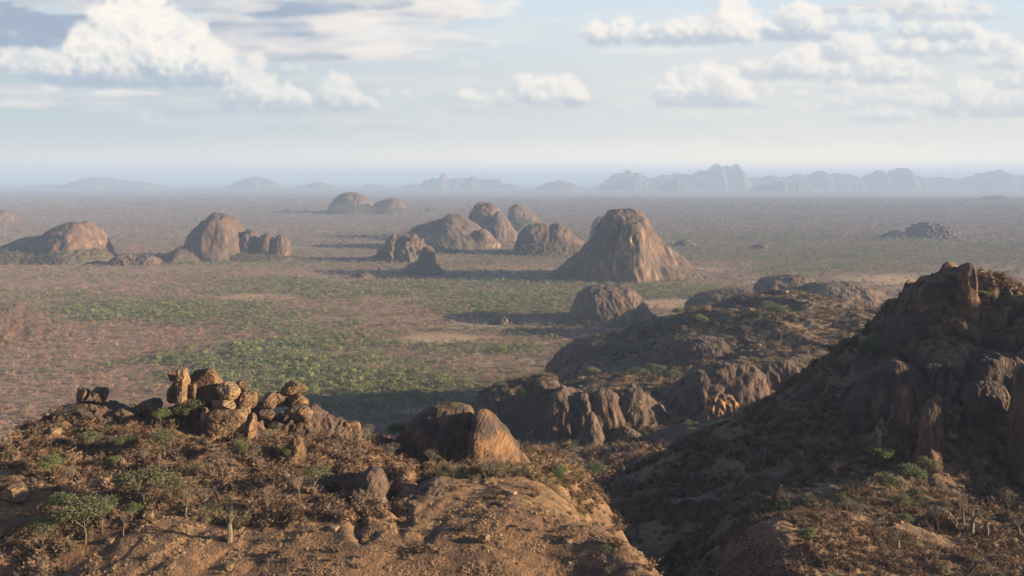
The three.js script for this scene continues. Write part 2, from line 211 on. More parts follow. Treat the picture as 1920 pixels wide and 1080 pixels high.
// valley and the wooded ridge in the middle distance
const midBase = surface([[1250, 1110, 330], [1200, 985, 400], [1150, 935, 470], [1100, 885, 560], [1200, 885, 560], [1300, 865, 560], [1420, 840, 600], [1050, 845, 700], [1150, 838, 720], [1250, 822, 720], [1350, 805, 700], [1500, 790, 700], [1650, 760, 720],
  [1150, 714, 900], [1060, 722, 880], [1100, 692, 1060], [1100, 648, 1150], [1200, 652, 1080], [1210, 607, 1190], [1025, 700, 1150], [1060, 664, 1200], [1150, 629, 1180], [1290, 593, 1200], [1350, 570, 1210], [1430, 553, 1220], [1510, 555, 1230], [1560, 573, 1220], [1630, 587, 1200],
  [1300, 622, 1080], [1400, 603, 1080], [1500, 610, 1045], [1400, 652, 980], [1500, 652, 960], [1600, 645, 980], [1250, 694, 965], [1350, 694, 910], [1450, 686, 880], [1050, 760, 1330], [1300, 710, 1430], [1500, 700, 1480], [1700, 700, 1480], [1720, 605, 1200], [1900, 640, 1150], [1900, 720, 1400],
  [955, 770, 1000], [900, 810, 1050], [880, 860, 900], [840, 850, 1180], [860, 850, 760], [800, 880, 700], [790, 920, 850], [700, 890, 600], [600, 960, 500], [500, 1010, 700], [300, 1020, 900], [560, 930, 1000], [1000, 760, 1250], [800, 1000, 420], [1000, 1000, 400], [1700, 900, 520], [1900, 850, 560], [1950, 760, 800]]);
function midY(x, z) {
  const w = fbm(x * 0.008, z * 0.008, 21, 3) * 40, up = smooth(-820, -980, z), rib = ridged((x * 0.75 - z * 0.66 + w) * 0.016, (x * 0.66 + z * 0.75) * 0.004, 5.5, 4);
  return midBase(x, z) + fbm(x * 0.012, z * 0.012, 22, 3) * 9 + (rib - 0.5) * 13 * up + fbm(x * 0.045, z * 0.045, 23, 4) * 4 + fbm(x * 0.2, z * 0.2, 24, 3) * 1.6;
}
function hillTop(x, z) {
  let y = 0, k = 0;
  if (x > -175 && x < 62 && z < -150 && z > -420) { const h = leftY(x, z); if (h > y) { y = h; k = 1; } }
  if (x > 20 && x < 232 && z < -205 && z > -500) { const h = rightY(x, z); if (h > y) { y = h; k = 2; } }
  if (x > -260 && x < 760 && z < -310 && z > -1480) { const h = midY(x, z); if (h > y) { y = h; k = 3; } }
  return [y, k];
}
function hit(px, py, from = 150) { // where the sight line through a pixel meets the hills or the plain
  for (let d = from; d < 1500; d += d < 450 ? 0.6 : 1.5) { const p = at(px, py, d); if (p.y <= 0) break; const [y] = hillTop(p.x, p.z); if (y >= p.y) { p.y = y; return p; } }
  return py > HORIZON ? at(px, py, plainDist(py)) : null;
}
const SOIL = [0.20, 0.112, 0.064], LITTER = [0.28, 0.17, 0.098], SLAB = [0.25, 0.14, 0.08], SLABDARK = [0.10, 0.06, 0.042], TUFT = [0.32, 0.215, 0.13];
function leftColor(x, y, z, up, cav) {
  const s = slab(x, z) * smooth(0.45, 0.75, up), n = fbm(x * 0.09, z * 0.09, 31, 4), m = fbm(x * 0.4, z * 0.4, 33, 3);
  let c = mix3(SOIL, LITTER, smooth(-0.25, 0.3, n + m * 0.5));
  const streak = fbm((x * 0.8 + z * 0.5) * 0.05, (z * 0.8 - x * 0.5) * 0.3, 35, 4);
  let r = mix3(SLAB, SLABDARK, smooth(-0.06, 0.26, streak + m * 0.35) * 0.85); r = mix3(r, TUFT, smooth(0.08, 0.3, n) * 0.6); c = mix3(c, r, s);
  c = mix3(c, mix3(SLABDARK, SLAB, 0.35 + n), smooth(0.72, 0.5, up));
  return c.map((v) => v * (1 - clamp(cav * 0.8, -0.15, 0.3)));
}
function rightColor(x, y, z, up, cav) {
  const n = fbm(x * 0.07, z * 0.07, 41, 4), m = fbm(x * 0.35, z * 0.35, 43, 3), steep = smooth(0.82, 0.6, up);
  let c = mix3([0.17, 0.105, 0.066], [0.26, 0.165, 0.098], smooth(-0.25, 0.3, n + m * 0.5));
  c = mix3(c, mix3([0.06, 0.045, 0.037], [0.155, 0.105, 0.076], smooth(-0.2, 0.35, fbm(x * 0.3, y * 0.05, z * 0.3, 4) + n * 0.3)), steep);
  c = mix3(c, [0.30, 0.215, 0.135], smooth(0.05, 0.3, fbm(x * 0.05, z * 0.05, 45, 3)) * smooth(200, 192, y) * (1 - steep) * 0.7);
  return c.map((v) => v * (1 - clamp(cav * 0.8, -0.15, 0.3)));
}
function midColor(x, y, z, up, cav) {
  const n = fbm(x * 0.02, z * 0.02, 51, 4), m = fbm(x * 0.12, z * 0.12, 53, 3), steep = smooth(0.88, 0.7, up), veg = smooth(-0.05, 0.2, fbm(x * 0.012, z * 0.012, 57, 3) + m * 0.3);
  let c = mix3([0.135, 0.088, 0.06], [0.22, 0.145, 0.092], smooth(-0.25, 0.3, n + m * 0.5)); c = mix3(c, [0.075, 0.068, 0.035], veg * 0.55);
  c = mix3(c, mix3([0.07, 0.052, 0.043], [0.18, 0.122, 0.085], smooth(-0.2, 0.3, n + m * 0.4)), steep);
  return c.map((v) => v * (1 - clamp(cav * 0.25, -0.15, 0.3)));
}
const onPlainOnly = (x, y, z) => y > -12;
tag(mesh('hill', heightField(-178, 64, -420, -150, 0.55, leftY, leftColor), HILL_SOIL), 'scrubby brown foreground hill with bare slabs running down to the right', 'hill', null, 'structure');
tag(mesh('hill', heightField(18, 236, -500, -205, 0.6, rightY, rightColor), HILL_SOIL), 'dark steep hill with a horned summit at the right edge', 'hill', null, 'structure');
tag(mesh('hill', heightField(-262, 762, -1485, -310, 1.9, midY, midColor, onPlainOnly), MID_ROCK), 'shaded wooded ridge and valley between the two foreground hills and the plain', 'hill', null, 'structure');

// ---------------------------------------------------------------- the plain
const GREEN = [ // [px, py, rx, ry, strength] where the woodland is in leaf
  [600, 700, 210, 45, 1.1], [760, 730, 200, 40, 0.9], [480, 690, 90, 30, 0.7], [300, 581, 190, 15, 0.95], [520, 600, 160, 14, 0.5], [760, 545, 330, 16, 0.7], [960, 570, 160, 14, 0.8], [1240, 548, 120, 12, 0.9], [900, 655, 160, 14, 0.75], [640, 640, 120, 12, 0.5], [930, 625, 90, 12, 0.5],
  [430, 489, 150, 9, 0.8], [640, 470, 130, 6, 0.6], [760, 497, 260, 8, 0.45], [1560, 475, 420, 26, 0.65], [1720, 455, 250, 8, 0.55], [1400, 450, 300, 10, 0.4], [1000, 490, 120, 8, 0.6], [480, 455, 300, 6, 0.3], [760, 440, 90, 4, 0.5], [1180, 525, 160, 7, 0.6], [120, 560, 200, 10, 0.35], [880, 470, 80, 5, 0.5]];
const BARE = [[845, 634, 70, 8, 1], [880, 610, 60, 5, 0.7], [480, 558, 70, 5, 0.9], [1255, 571, 50, 7, 1], [1660, 524, 70, 8, 1], [900, 509, 80, 3, 0.8], [740, 560, 60, 5, 0.6], [700, 600, 120, 6, 0.5], [620, 660, 100, 5, 0.5], [1020, 645, 50, 8, 0.5], [690, 685, 70, 4, 0.6], [820, 772, 60, 6, 0.9], [1330, 505, 60, 3, 0.7], [560, 465, 80, 2, 0.6], [850, 486, 60, 2, 0.5], [560, 512, 80, 2, 0.4]];
function patches(list, x, d, wob) {
  const px = 960 + x * F / d, py = HORIZON + EYE * F / d; let s = 0;
  for (const [cx, cy, rx, ry, k] of list) { const dx = (px - cx) / rx, dy = (py - cy) / ry, q = dx * dx + dy * dy; if (q < 5) s = Math.max(s, k * smooth(1.6, 0.25, q * 0.6 + wob * 2.1 + 0.1)); }
  return s;
}
function plainColor(x, z) {
  const d = Math.max(-z, 50), n = fbm(x * 0.0011, z * 0.0016, 61, 5), m = fbm(x * 0.006, z * 0.009, 63, 4), wob = m * 1.3 + n * 1.1;
  let c = mix3([0.24, 0.145, 0.105], [0.33, 0.215, 0.15], smooth(-0.3, 0.3, n + m * 0.5));
  c = mix3(c, [0.19, 0.165, 0.075], clamp(patches(GREEN, x, d, wob)) * 0.75);
  c = mix3(c, [0.46, 0.30, 0.185], clamp(patches(BARE, x, d, wob * 0.7)));
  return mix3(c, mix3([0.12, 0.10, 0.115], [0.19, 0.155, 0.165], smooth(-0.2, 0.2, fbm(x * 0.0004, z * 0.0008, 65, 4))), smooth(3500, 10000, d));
}
{
  const rows = 420, cols = 340, pos = [], col = [], uv = [], idx = [];
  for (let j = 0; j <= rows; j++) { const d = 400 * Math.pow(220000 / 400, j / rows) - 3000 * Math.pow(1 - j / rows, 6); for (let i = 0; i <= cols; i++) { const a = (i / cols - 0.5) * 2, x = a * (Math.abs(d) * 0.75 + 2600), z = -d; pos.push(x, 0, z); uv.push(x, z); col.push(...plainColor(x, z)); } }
  for (let j = 0; j < rows; j++) for (let i = 0; i < cols; i++) { const a = j * (cols + 1) + i, b = a + cols + 1; idx.push(a, a + 1, b, a + 1, b + 1, b); }
  const g = new THREE.BufferGeometry(); g.setAttribute('position', new THREE.Float32BufferAttribute(pos, 3)); g.setAttribute('normal', new THREE.Float32BufferAttribute(pos.map((_, i) => i % 3 === 1 ? 1 : 0), 3)); g.setAttribute('uv', new THREE.Float32BufferAttribute(uv, 2)); g.setAttribute('color', new THREE.Float32BufferAttribute(col, 3)); g.setIndex(idx);
  const m = new THREE.MeshStandardMaterial({ vertexColors: true, roughness: 1 }); m.map = soilTint.clone(); m.map.repeat.set(1 / 420, 1 / 420);
  tag(mesh('ground', g, m), 'wide hazy savanna plain stretching to the horizon', 'plain', null, 'structure');
}

// ---------------------------------------------------------------- rock masses (inselbergs, crags, ledges)
function profileAt(pts, x) { // smooth skyline through points sorted in x
  let i = 0; while (i < pts.length - 2 && x > pts[i + 1][0]) i++;
  const p0 = pts[Math.max(0, i - 1)], p1 = pts[i], p2 = pts[i + 1], p3 = pts[Math.min(pts.length - 1, i + 2)], t = clamp((x - p1[0]) / (p2[0] - p1[0])), w = p2[0] - p1[0];
  const m1 = (p2[1] - p0[1]) / Math.max(p2[0] - p0[0], 1e-3) * w * 0.8, m2 = (p3[1] - p1[1]) / Math.max(p3[0] - p1[0], 1e-3) * w * 0.8, t2 = t * t, t3 = t2 * t;
  return (2 * t3 - 3 * t2 + 1) * p1[1] + (t3 - 2 * t2 + t) * m1 + (-2 * t3 + 3 * t2) * p2[1] + (t3 - t2) * m2;
}
function massGeometry(pts, d, o = {}) {
  const { base, thick = 0.42, p = 2.3, nu = 90, nv = 60, rough = 0.065, flute = 0.3, sink = 0.25, seed = 1, skew = 0, lean = 0, tone = 0, pale = 0, warm = 0, veg = 0, freq = 1, turn = 0, plan = 0.72, bare = 0 } = o;
  const x0 = pts[0][0], x1 = pts[pts.length - 1][0], yB = EYE - (base - HORIZON) * d / F, W = (x1 - x0) * d / F, hs = []; let hm = 0;
  for (let i = 0; i <= nu; i++) { const px = mix(x0, x1, i / nu), h = Math.max(EYE - (profileAt(pts, px) - HORIZON) * d / F - yB, 0.004 * W); hs.push(h); hm = Math.max(hm, h); }
  const S = sink * hm, pos = new Float32Array((nu + 1) * (nv + 1) * 3), uv = new Float32Array((nu + 1) * (nv + 1) * 2), C = Math.abs(thick) * W, idx = [];
  for (let i = 0; i <= nu; i++) for (let j = 0; j <= nv; j++) {
    const u = i / nu, th = Math.PI * j / nv, ct = Math.cos(th), st = Math.sin(th), e = 2 / p, cz = Math.sign(ct) * Math.pow(Math.abs(ct), e), sy = Math.pow(st, e);
    const V = C * Math.pow(hs[i] / hm, plan) * (ct > 0 ? 1 : 1.2), k = (i * (nv + 1) + j) * 3, xx = (mix(x0, x1, u) - 960) * d / F, tilt = (u - 0.5) * W * turn;
    pos[k] = xx + skew * V * cz + lean * sy * hs[i]; pos[k + 1] = yB - S + (hs[i] + S) * sy; pos[k + 2] = -d - C * 0.3 + V * cz + tilt;
  }
  for (let i = 0; i < nu; i++) for (let j = 0; j < nv; j++) { const a = i * (nv + 1) + j, b = a + nv + 1; idx.push(a, b, a + 1, b, b + 1, a + 1); }
  const g = new THREE.BufferGeometry(); g.setAttribute('position', new THREE.BufferAttribute(pos, 3)); g.setIndex(idx); g.computeVertexNormals();
  const n0 = g.attributes.normal.array, f = freq * 3.2 / hm;
  for (let k = 0; k < pos.length; k += 3) {
    const x = pos[k] * f, y = pos[k + 1] * f, z = pos[k + 2] * f, dn = rough * hm * (fbm(x * 0.7, y * 0.5, z * 0.7 + seed, 3) * 1.1 + (0.42 - Math.abs(noise(x * 1.15 + seed * 3, y * 0.6, z * 1.15)) * 2.2 - Math.abs(noise(x * 2.3, y * 1.1 + seed, z * 2.3)) * 1.1 + 0.25) * 0.42 + (ridged(x * 1.0 + seed + fbm(x, y, z, 2) * 0.4, y * 0.3, z * 1.0, 3) - 0.55) * flute * 1.25 + fbm(x * 3.2, y * 2.2, z * 3.2, 4) * 0.24), top = 1;
    for (let c = 0; c < 3; c++) pos[k + c] += n0[k + c] * dn * top;
  }
  g.computeVertexNormals();
  const n = g.attributes.normal.array, col = new Float32Array(pos.length);
  for (let k = 0; k < pos.length; k += 3) {
    const x = pos[k] * f, y = pos[k + 1] * f, z = pos[k + 2] * f, q = k / 3, up = n[k + 1]; uv[q * 2] = pos[k] + pos[k + 2] * 0.35; uv[q * 2 + 1] = pos[k + 1] + pos[k + 2] * 0.5;
    const streak = fbm(x * 4.5 + seed, y * 0.35, z * 4.5, 4), blotch = fbm(x * 1.2, y * 1.1, z * 1.2 + seed, 4), fine = fbm(x * 9, y * 5, z * 9, 3);
    let c = mix3([0.088, 0.053, 0.049], [0.155, 0.087, 0.069], smooth(-0.3, 0.3, blotch + fine * 0.4));
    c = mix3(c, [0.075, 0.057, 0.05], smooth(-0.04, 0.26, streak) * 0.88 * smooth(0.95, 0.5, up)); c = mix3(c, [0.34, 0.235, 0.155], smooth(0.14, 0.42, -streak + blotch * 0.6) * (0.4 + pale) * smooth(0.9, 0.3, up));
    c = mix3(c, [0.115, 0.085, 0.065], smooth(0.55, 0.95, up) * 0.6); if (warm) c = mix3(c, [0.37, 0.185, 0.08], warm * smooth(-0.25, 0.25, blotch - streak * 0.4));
    if (veg) { const low = clamp((pos[k + 1] - yB) / hm); c = mix3(c, [0.095, 0.075, 0.048], veg * smooth(0.75, 0.1, low + fine * 0.5 - up * 0.3)); }
    const t = 1 + tone; col[k] = c[0] * t; col[k + 1] = c[1] * t; col[k + 2] = c[2] * t;
  }
  g.setAttribute('uv', new THREE.BufferAttribute(uv, 2)); g.setAttribute('color', new THREE.BufferAttribute(col, 3)); if (!bare) MASSES.push({ g, d, veg, seed }); return g;
}
const MASSES = [];
function crag(name, label, category, lobes, mat, grp) { // lobes: [part name, skyline, distance, options]
  if (lobes.length === 1) return tag(mesh(name, massGeometry(lobes[0][1], lobes[0][2], lobes[0][3]), mat), label, category, grp);
  const g = group(name); tag(g, label, category, grp);
  for (const [part, pts, d, o] of lobes) mesh(part, massGeometry(pts, d, o), mat, g);
  return g;
}
const L = (part, pts, base, o = {}) => [part, pts, (o.d ?? plainDist(base)), { base, ...o }];
crag('inselberg', 'reddish sloping rock dome low on the plain at the left edge', 'rock dome', [L('dome', [[-80, 490], [-30, 474], [5, 458], [36, 448], [64, 444], [80, 438], [96, 428], [112, 422], [130, 418], [146, 418], [160, 427], [176, 446], [190, 467], [206, 488]], 490, { thick: 0.32, seed: 3, pale: 0.35, warm: 0.2, nu: 150, nv: 80 }), L('skirt', [[-70, 492], [0, 470], [70, 468], [130, 462], [175, 470], [216, 492]], 493, { seed: 201, thick: 0.3, rough: 0.12, veg: 0.9, nu: 110, nv: 36, p: 1.8 })], FAR_ROCK);
crag('rock_outcrop', 'low broken red rocks between the left sloping dome and the grey peaked dome', 'rock outcrop', [L('dome', [[196, 496], [212, 483], [232, 479], [256, 482], [280, 481], [302, 493]], 497, { seed: 12, rough: 0.25, thick: 0.3, nu: 60, nv: 30, warm: 0.2 })], FAR_ROCK);
crag('inselberg', 'tall grey peaked dome with rounded knobs on its right flank', 'rock dome', [L('dome', [[304, 486], [328, 470], [344, 458], [352, 440], [368, 421], [384, 407], [396, 403], [416, 405], [430, 412], [440, 428], [450, 452], [462, 486]], 488, { seed: 5, thick: 0.5 }), L('knob', [[438, 484], [446, 445], [456, 433], [470, 432], [482, 445], [490, 484]], 487, { seed: 6, thick: 0.55, tone: -0.15 }), L('knob', [[478, 485], [486, 447], [496, 438], [506, 440], [516, 486]], 488, { seed: 7, thick: 0.5, tone: -0.1 }), L('knob', [[504, 486], [514, 448], [526, 441], [538, 450], [546, 486]], 488, { seed: 9, thick: 0.6 }), L('scree', [[290, 487], [318, 474], [346, 462], [400, 478], [470, 478], [530, 481], [556, 487]], 490, { seed: 10, thick: 0.32, rough: 0.14, veg: 0.9, d: 3640 })], FAR_ROCK);
crag('inselberg', 'pale blue pair of round domes far out, higher left than right', 'rock dome', [L('dome', [[611, 399], [618, 382], [634, 366], [655, 360], [675, 363], [692, 376], [702, 398]], 400, { seed: 13, thick: 0.5 }), L('dome', [[692, 398], [705, 380], [722, 374], [736, 371], [752, 377], [768, 395]], 400, { seed: 14, thick: 0.5, d: 8500 }), L('skirt', [[596, 401], [625, 390], [660, 386], [700, 388], [740, 386], [790, 401]], 402, { seed: 207, thick: 0.3, rough: 0.12, veg: 0.9, nu: 110, nv: 36, p: 1.8 })], FAR_ROCK);
crag('inselberg', 'long whaleback rock with a pale scar, left of the twin fingers', 'rock dome', [L('dome', [[742, 462], [765, 434], [785, 424], [806, 417], [822, 413], [842, 404], [862, 407], [882, 415], [905, 432], [925, 450], [940, 464]], 466, { seed: 15, thick: 0.4, pale: 0.5, veg: 0.25 }), L('scar', [[880, 464], [892, 436], [908, 430], [926, 446], [942, 464]], 467, { seed: 16, thick: 0.5, pale: 0.9, tone: 0.2, d: 4250 }), L('skirt', [[700, 467], [760, 448], [800, 438], [850, 432], [900, 444], [958, 467]], 468, { seed: 202, thick: 0.3, rough: 0.12, veg: 0.9, nu: 110, nv: 36, p: 1.8 })], FAR_ROCK);
crag('inselberg', 'tall blunt finger of rock behind the whaleback', 'rock dome', [L('dome', [[874, 448], [881, 402], [890, 385], [904, 379], [920, 382], [936, 396], [950, 416], [968, 436], [976, 448]], 450, { seed: 17, thick: 0.5, flute: 0.8 }), L('shoulder', [[915, 448], [928, 400], [944, 402], [962, 428], [976, 448]], 451, { seed: 18, thick: 0.6, d: 4780 }), L('skirt', [[860, 451], [890, 428], [920, 420], [950, 432], [990, 451]], 452, { seed: 203, thick: 0.3, rough: 0.12, veg: 0.9, nu: 110, nv: 36, p: 1.8 })], FAR_ROCK);
crag('inselberg', 'smaller blue finger of rock farther back, right of the blunt finger', 'rock dome', [L('dome', [[949, 429], [955, 396], [964, 384], [980, 386], [996, 396], [1012, 410], [1036, 429]], 430, { seed: 19, thick: 0.5 }), L('skirt', [[940, 431], [960, 415], [985, 412], [1050, 431]], 432, { seed: 204, thick: 0.3, rough: 0.12, veg: 0.9, nu: 110, nv: 36, p: 1.8 })], FAR_ROCK);
crag('inselberg', 'rounded double-humped rock left of the big flat-topped inselberg', 'rock dome', [L('dome', [[963, 476], [968, 452], [980, 430], [1000, 420], [1020, 420], [1034, 430], [1044, 474]], 477, { seed: 20, thick: 0.55 }), L('dome', [[1018, 474], [1030, 428], [1046, 421], [1062, 427], [1080, 442], [1098, 456], [1107, 474]], 477, { seed: 21, thick: 0.5 }), L('skirt', [[950, 478], [980, 458], [1030, 452], [1080, 460], [1122, 478]], 479, { seed: 205, thick: 0.3, rough: 0.12, veg: 0.9, nu: 110, nv: 36, p: 1.8 })], FAR_ROCK);
crag('inselberg', 'blue sliver of rock half hidden behind the big flat-topped inselberg', 'rock dome', [L('dome', [[1104, 446], [1112, 420], [1122, 407], [1134, 409], [1150, 446]], 447, { seed: 22 })], FAR_ROCK);
crag('inselberg', 'biggest flat-topped inselberg with a pale scar down its face', 'rock dome', [
  L('tower', [[1022, 521], [1036, 515], [1063, 496], [1091, 473], [1107, 450], [1119, 432], [1134, 412], [1146, 400], [1166, 397], [1186, 396], [1205, 399], [1213, 409], [1223, 427], [1237, 449], [1256, 464], [1280, 479], [1298, 494], [1320, 521]], 523, { seed: 23, thick: 0.34, p: 2.2, flute: 0.2, pale: 0.2, nu: 170, nv: 110, plan: 0.6 }),
  L('scar', [[1130, 516], [1150, 470], [1168, 432], [1182, 420], [1196, 420], [1206, 436], [1214, 474], [1226, 516]], 520, { seed: 26, thick: 0.45, flute: 0.5, pale: 0.9, tone: 0.3, warm: 0.2, d: 2905 }),
  L('apron', [[1100, 522], [1150, 500], [1190, 484], [1230, 476], [1264, 484], [1296, 502], [1330, 522]], 524, { seed: 25, thick: 0.24, p: 1.6, rough: 0.12, veg: 0.4, d: 3000, nu: 140, nv: 70 })], FAR_ROCK);
crag('inselberg', 'round-backed brown dome rising from deep shade in front of the flat-topped inselberg', 'rock dome', [L('dome', [[1066, 602], [1076, 576], [1090, 552], [1108, 541], [1135, 538], [1165, 539], [1186, 544], [1202, 558], [1216, 576], [1230, 602]], 606, { seed: 27, thick: 0.5, p: 2.7, pale: 0.25, nu: 120, nv: 80 }), L('skirt', [[1046, 607], [1080, 586], [1120, 576], [1180, 578], [1216, 588], [1256, 607]], 609, { seed: 206, thick: 0.3, rough: 0.12, veg: 0.9, nu: 110, nv: 36, p: 1.8 })], FAR_ROCK);
crag('rock_castle', 'jagged dark castle of rocks in front of the whaleback', 'rock outcrop', [L('dome', [[690, 487], [712, 470], [726, 455], [737, 441], [745, 448], [760, 443], [772, 442], [786, 453], [798, 470], [814, 488]], 490, { seed: 28, rough: 0.16, thick: 0.4, veg: 0.5, flute: 1 }), L('pinnacle', [[728, 470], [734, 444], [738, 440], [744, 448], [750, 470]], 480, { seed: 29, d: 3640 })], FAR_ROCK);
crag('rock_pinnacle', 'small dark leaning pinnacle on the plain below the rock castle', 'rock outcrop', [L('pinnacle', [[776, 508], [783, 486], [790, 468], [798, 462], [808, 464], [814, 474], [815, 490], [818, 508]], 512, { seed: 30, thick: 0.5, nu: 60, nv: 50, flute: 1 }), L('apron', [[750, 510], [766, 498], [784, 490], [806, 494], [822, 500], [832, 511]], 514, { seed: 31, veg: 0.7, thick: 0.4, d: 3150, nu: 60, nv: 30 })], FAR_ROCK);
crag('rock_outcrop', 'small blue-grey knoll right of the flat-topped inselberg', 'rock outcrop', [L('dome', [[1262, 462], [1272, 453], [1284, 450], [1298, 454], [1312, 462]], 463, { seed: 32, rough: 0.2, nu: 50, nv: 30 })], FAR_ROCK);
crag('rock_outcrop', 'tiny flat knoll on the plain farther right of the blue-grey knoll', 'rock outcrop', [L('dome', [[1406, 466], [1418, 459], [1432, 458], [1444, 465]], 467, { seed: 33, rough: 0.2, nu: 40, nv: 24 })], FAR_ROCK);
crag('rock_castle', 'ragged low crest of rocks alone on the plain above the right hill', 'rock outcrop', [L('dome', [[1700, 446], [1714, 432], [1728, 422], [1742, 420], [1756, 423], [1770, 424], [1784, 434], [1802, 446]], 448, { seed: 34, rough: 0.22, flute: 1, veg: 0.3 }), L('shoulder', [[1648, 447], [1668, 438], [1686, 434], [1704, 438], [1722, 446]], 448, { seed: 35, rough: 0.16, veg: 0.5 })], FAR_ROCK);
crag('inselberg', 'pale cut-off hill at the far left edge above the sloping dome', 'rock dome', [L('dome', [[-40, 418], [-15, 398], [6, 395], [22, 405], [38, 418]], 419, { seed: 36, pale: 0.4 })], FAR_ROCK);
crag('rock_slope', 'red sunlit rock slope cut by the left edge above the foreground hill', 'rock dome', [L('dome', [[-190, 632], [-120, 585], [-60, 574], [0, 582], [28, 596], [56, 610], [84, 623], [112, 633]], 636, { seed: 37, rough: 0.1, thick: 0.4, warm: 0.15, tone: -0.3, nu: 130, nv: 80 })], FAR_ROCK);
crag('inselberg', 'low double brown dome seen over the wooded ridge', 'rock dome', [L('dome', [[1420, 590], [1432, 532], [1460, 522], [1488, 518], [1520, 524], [1548, 540], [1580, 590]], 596, { seed: 38, thick: 0.5, d: 2000, pale: 0.3, veg: 0.3 }), L('dome', [[1500, 592], [1530, 540], [1570, 533], [1612, 534], [1648, 544], [1668, 556], [1684, 592]], 596, { seed: 39, thick: 0.5, d: 1930, pale: 0.5, warm: 0.15 }), L('shoulder', [[1280, 596], [1296, 568], [1320, 552], [1360, 545], [1410, 547], [1450, 590]], 598, { seed: 40, thick: 0.4, d: 1880, veg: 0.5, tone: -0.15 })], FAR_ROCK);
crag('rock_outcrop', 'little hump on the plain right of the far double dome', 'rock outcrop', [L('dome', [[796, 394], [806, 390], [820, 391], [832, 396]], 397, { seed: 41, nu: 30, nv: 20 })], FAR_ROCK);
crag('rock_outcrop', 'scattered low boulders among trees inside the dome\'s long shadow', 'rock outcrop', [L('dome', [[918, 604], [934, 597], [946, 595], [956, 599], [972, 606]], 608, { seed: 42, rough: 0.3, nu: 40, nv: 24 })], FAR_ROCK);
crag('rock_outcrop', 'low pale boulders left of the leaning pinnacle', 'rock outcrop', [L('dome', [[650, 520], [668, 514], [684, 512], [700, 519]], 521, { seed: 43, rough: 0.3, nu: 40, nv: 24 })], FAR_ROCK);

// far hills along the horizon
const FAR = [ // label, distance, skyline
  ['long knobbly blue ridge on the horizon at the left', 17500, [[95, 352], [116, 347], [138, 340], [158, 335], [186, 333], [216, 338], [244, 340], [274, 343], [312, 352]]],
  ['low blue swell left of the knobbly ridge on the horizon', 19000, [[20, 353], [60, 348], [100, 346], [130, 352]]],
  ['small pointed blue hill alone left of centre on the horizon', 17000, [[540, 354], [572, 347], [594, 341], [614, 346], [645, 354]]],
  ['flat little blue hill right of the small pointed one', 17500, [[672, 353], [688, 346], [704, 345], [724, 353]]],
  ['third little blue hill in the row left of centre', 18000, [[742, 354], [762, 347], [780, 345], [798, 353]]],
  ['palest blue peak with a sharp tip at centre horizon', 33000, [[796, 338], [818, 334], [830, 327], [842, 333], [868, 332], [905, 335], [940, 339]]],
  ['thin blue rise just right of centre on the horizon', 18500, [[900, 354], [930, 348], [960, 346], [990, 354]]],
  ['smooth blue hill under the twin pale peaks', 15500, [[1000, 356], [1024, 345], [1048, 339], [1072, 344], [1098, 355]]],
  ['broad blue hill with a stepped crest left of the round one', 17500, [[1120, 356], [1150, 346], [1172, 336], [1192, 332], [1206, 340], [1226, 355]]],
  ['pale mountain with a small cap behind the stepped hill', 27000, [[1136, 340], [1150, 330], [1168, 325], [1180, 320], [1196, 324], [1210, 331], [1240, 340]]],
  ['round blue hill left of the massif foot', 16000, [[1230, 357], [1248, 344], [1266, 337], [1284, 342], [1304, 356]]],
  ['largest pale massif with a toothed crest on the horizon', 25000, [[1200, 338], [1256, 329], [1300, 327], [1318, 320], [1334, 317], [1348, 311], [1358, 313], [1366, 309], [1376, 316], [1386, 310], [1394, 320], [1404, 331], [1436, 334], [1460, 342]]],
  ['blue hill in front of the massif with a low left shoulder', 15500, [[1400, 358], [1430, 348], [1460, 342], [1490, 344], [1530, 357]]],
  ['pale bumpy ridge right of the massif', 24000, [[1420, 340], [1440, 331], [1470, 332], [1502, 327], [1520, 330], [1546, 322], [1562, 327], [1580, 325], [1602, 330], [1640, 340]]],
  ['rounded pale blue hill under the bumpy ridge', 20000, [[1555, 350], [1578, 338], [1596, 332], [1616, 338], [1640, 350]]],
  ['pale mountain with a double summit at right', 24000, [[1618, 340], [1636, 326], [1652, 321], [1668, 325], [1682, 318], [1694, 315], [1708, 318], [1720, 329], [1760, 333], [1820, 338]]],
  ['bluer foothill below the double summit', 18500, [[1650, 352], [1672, 340], [1700, 336], [1730, 350]]],
  ['pale mountain at the right end of the horizon', 24000, [[1800, 338], [1838, 330], [1858, 325], [1876, 320], [1892, 325], [1930, 332], [1980, 340]]],
  ['narrow blue hill beside the rightmost mountain', 19000, [[1818, 350], [1830, 335], [1842, 330], [1854, 348]]],
  ['low dark hump on the plain below the right end of the horizon', 12800, [[1826, 376], [1850, 369], [1872, 366], [1896, 371], [1912, 377]]],
  ['faint flat rise on the horizon between ridge and small hills', 30000, [[440, 340], [468, 333], [484, 332], [510, 339]]]];
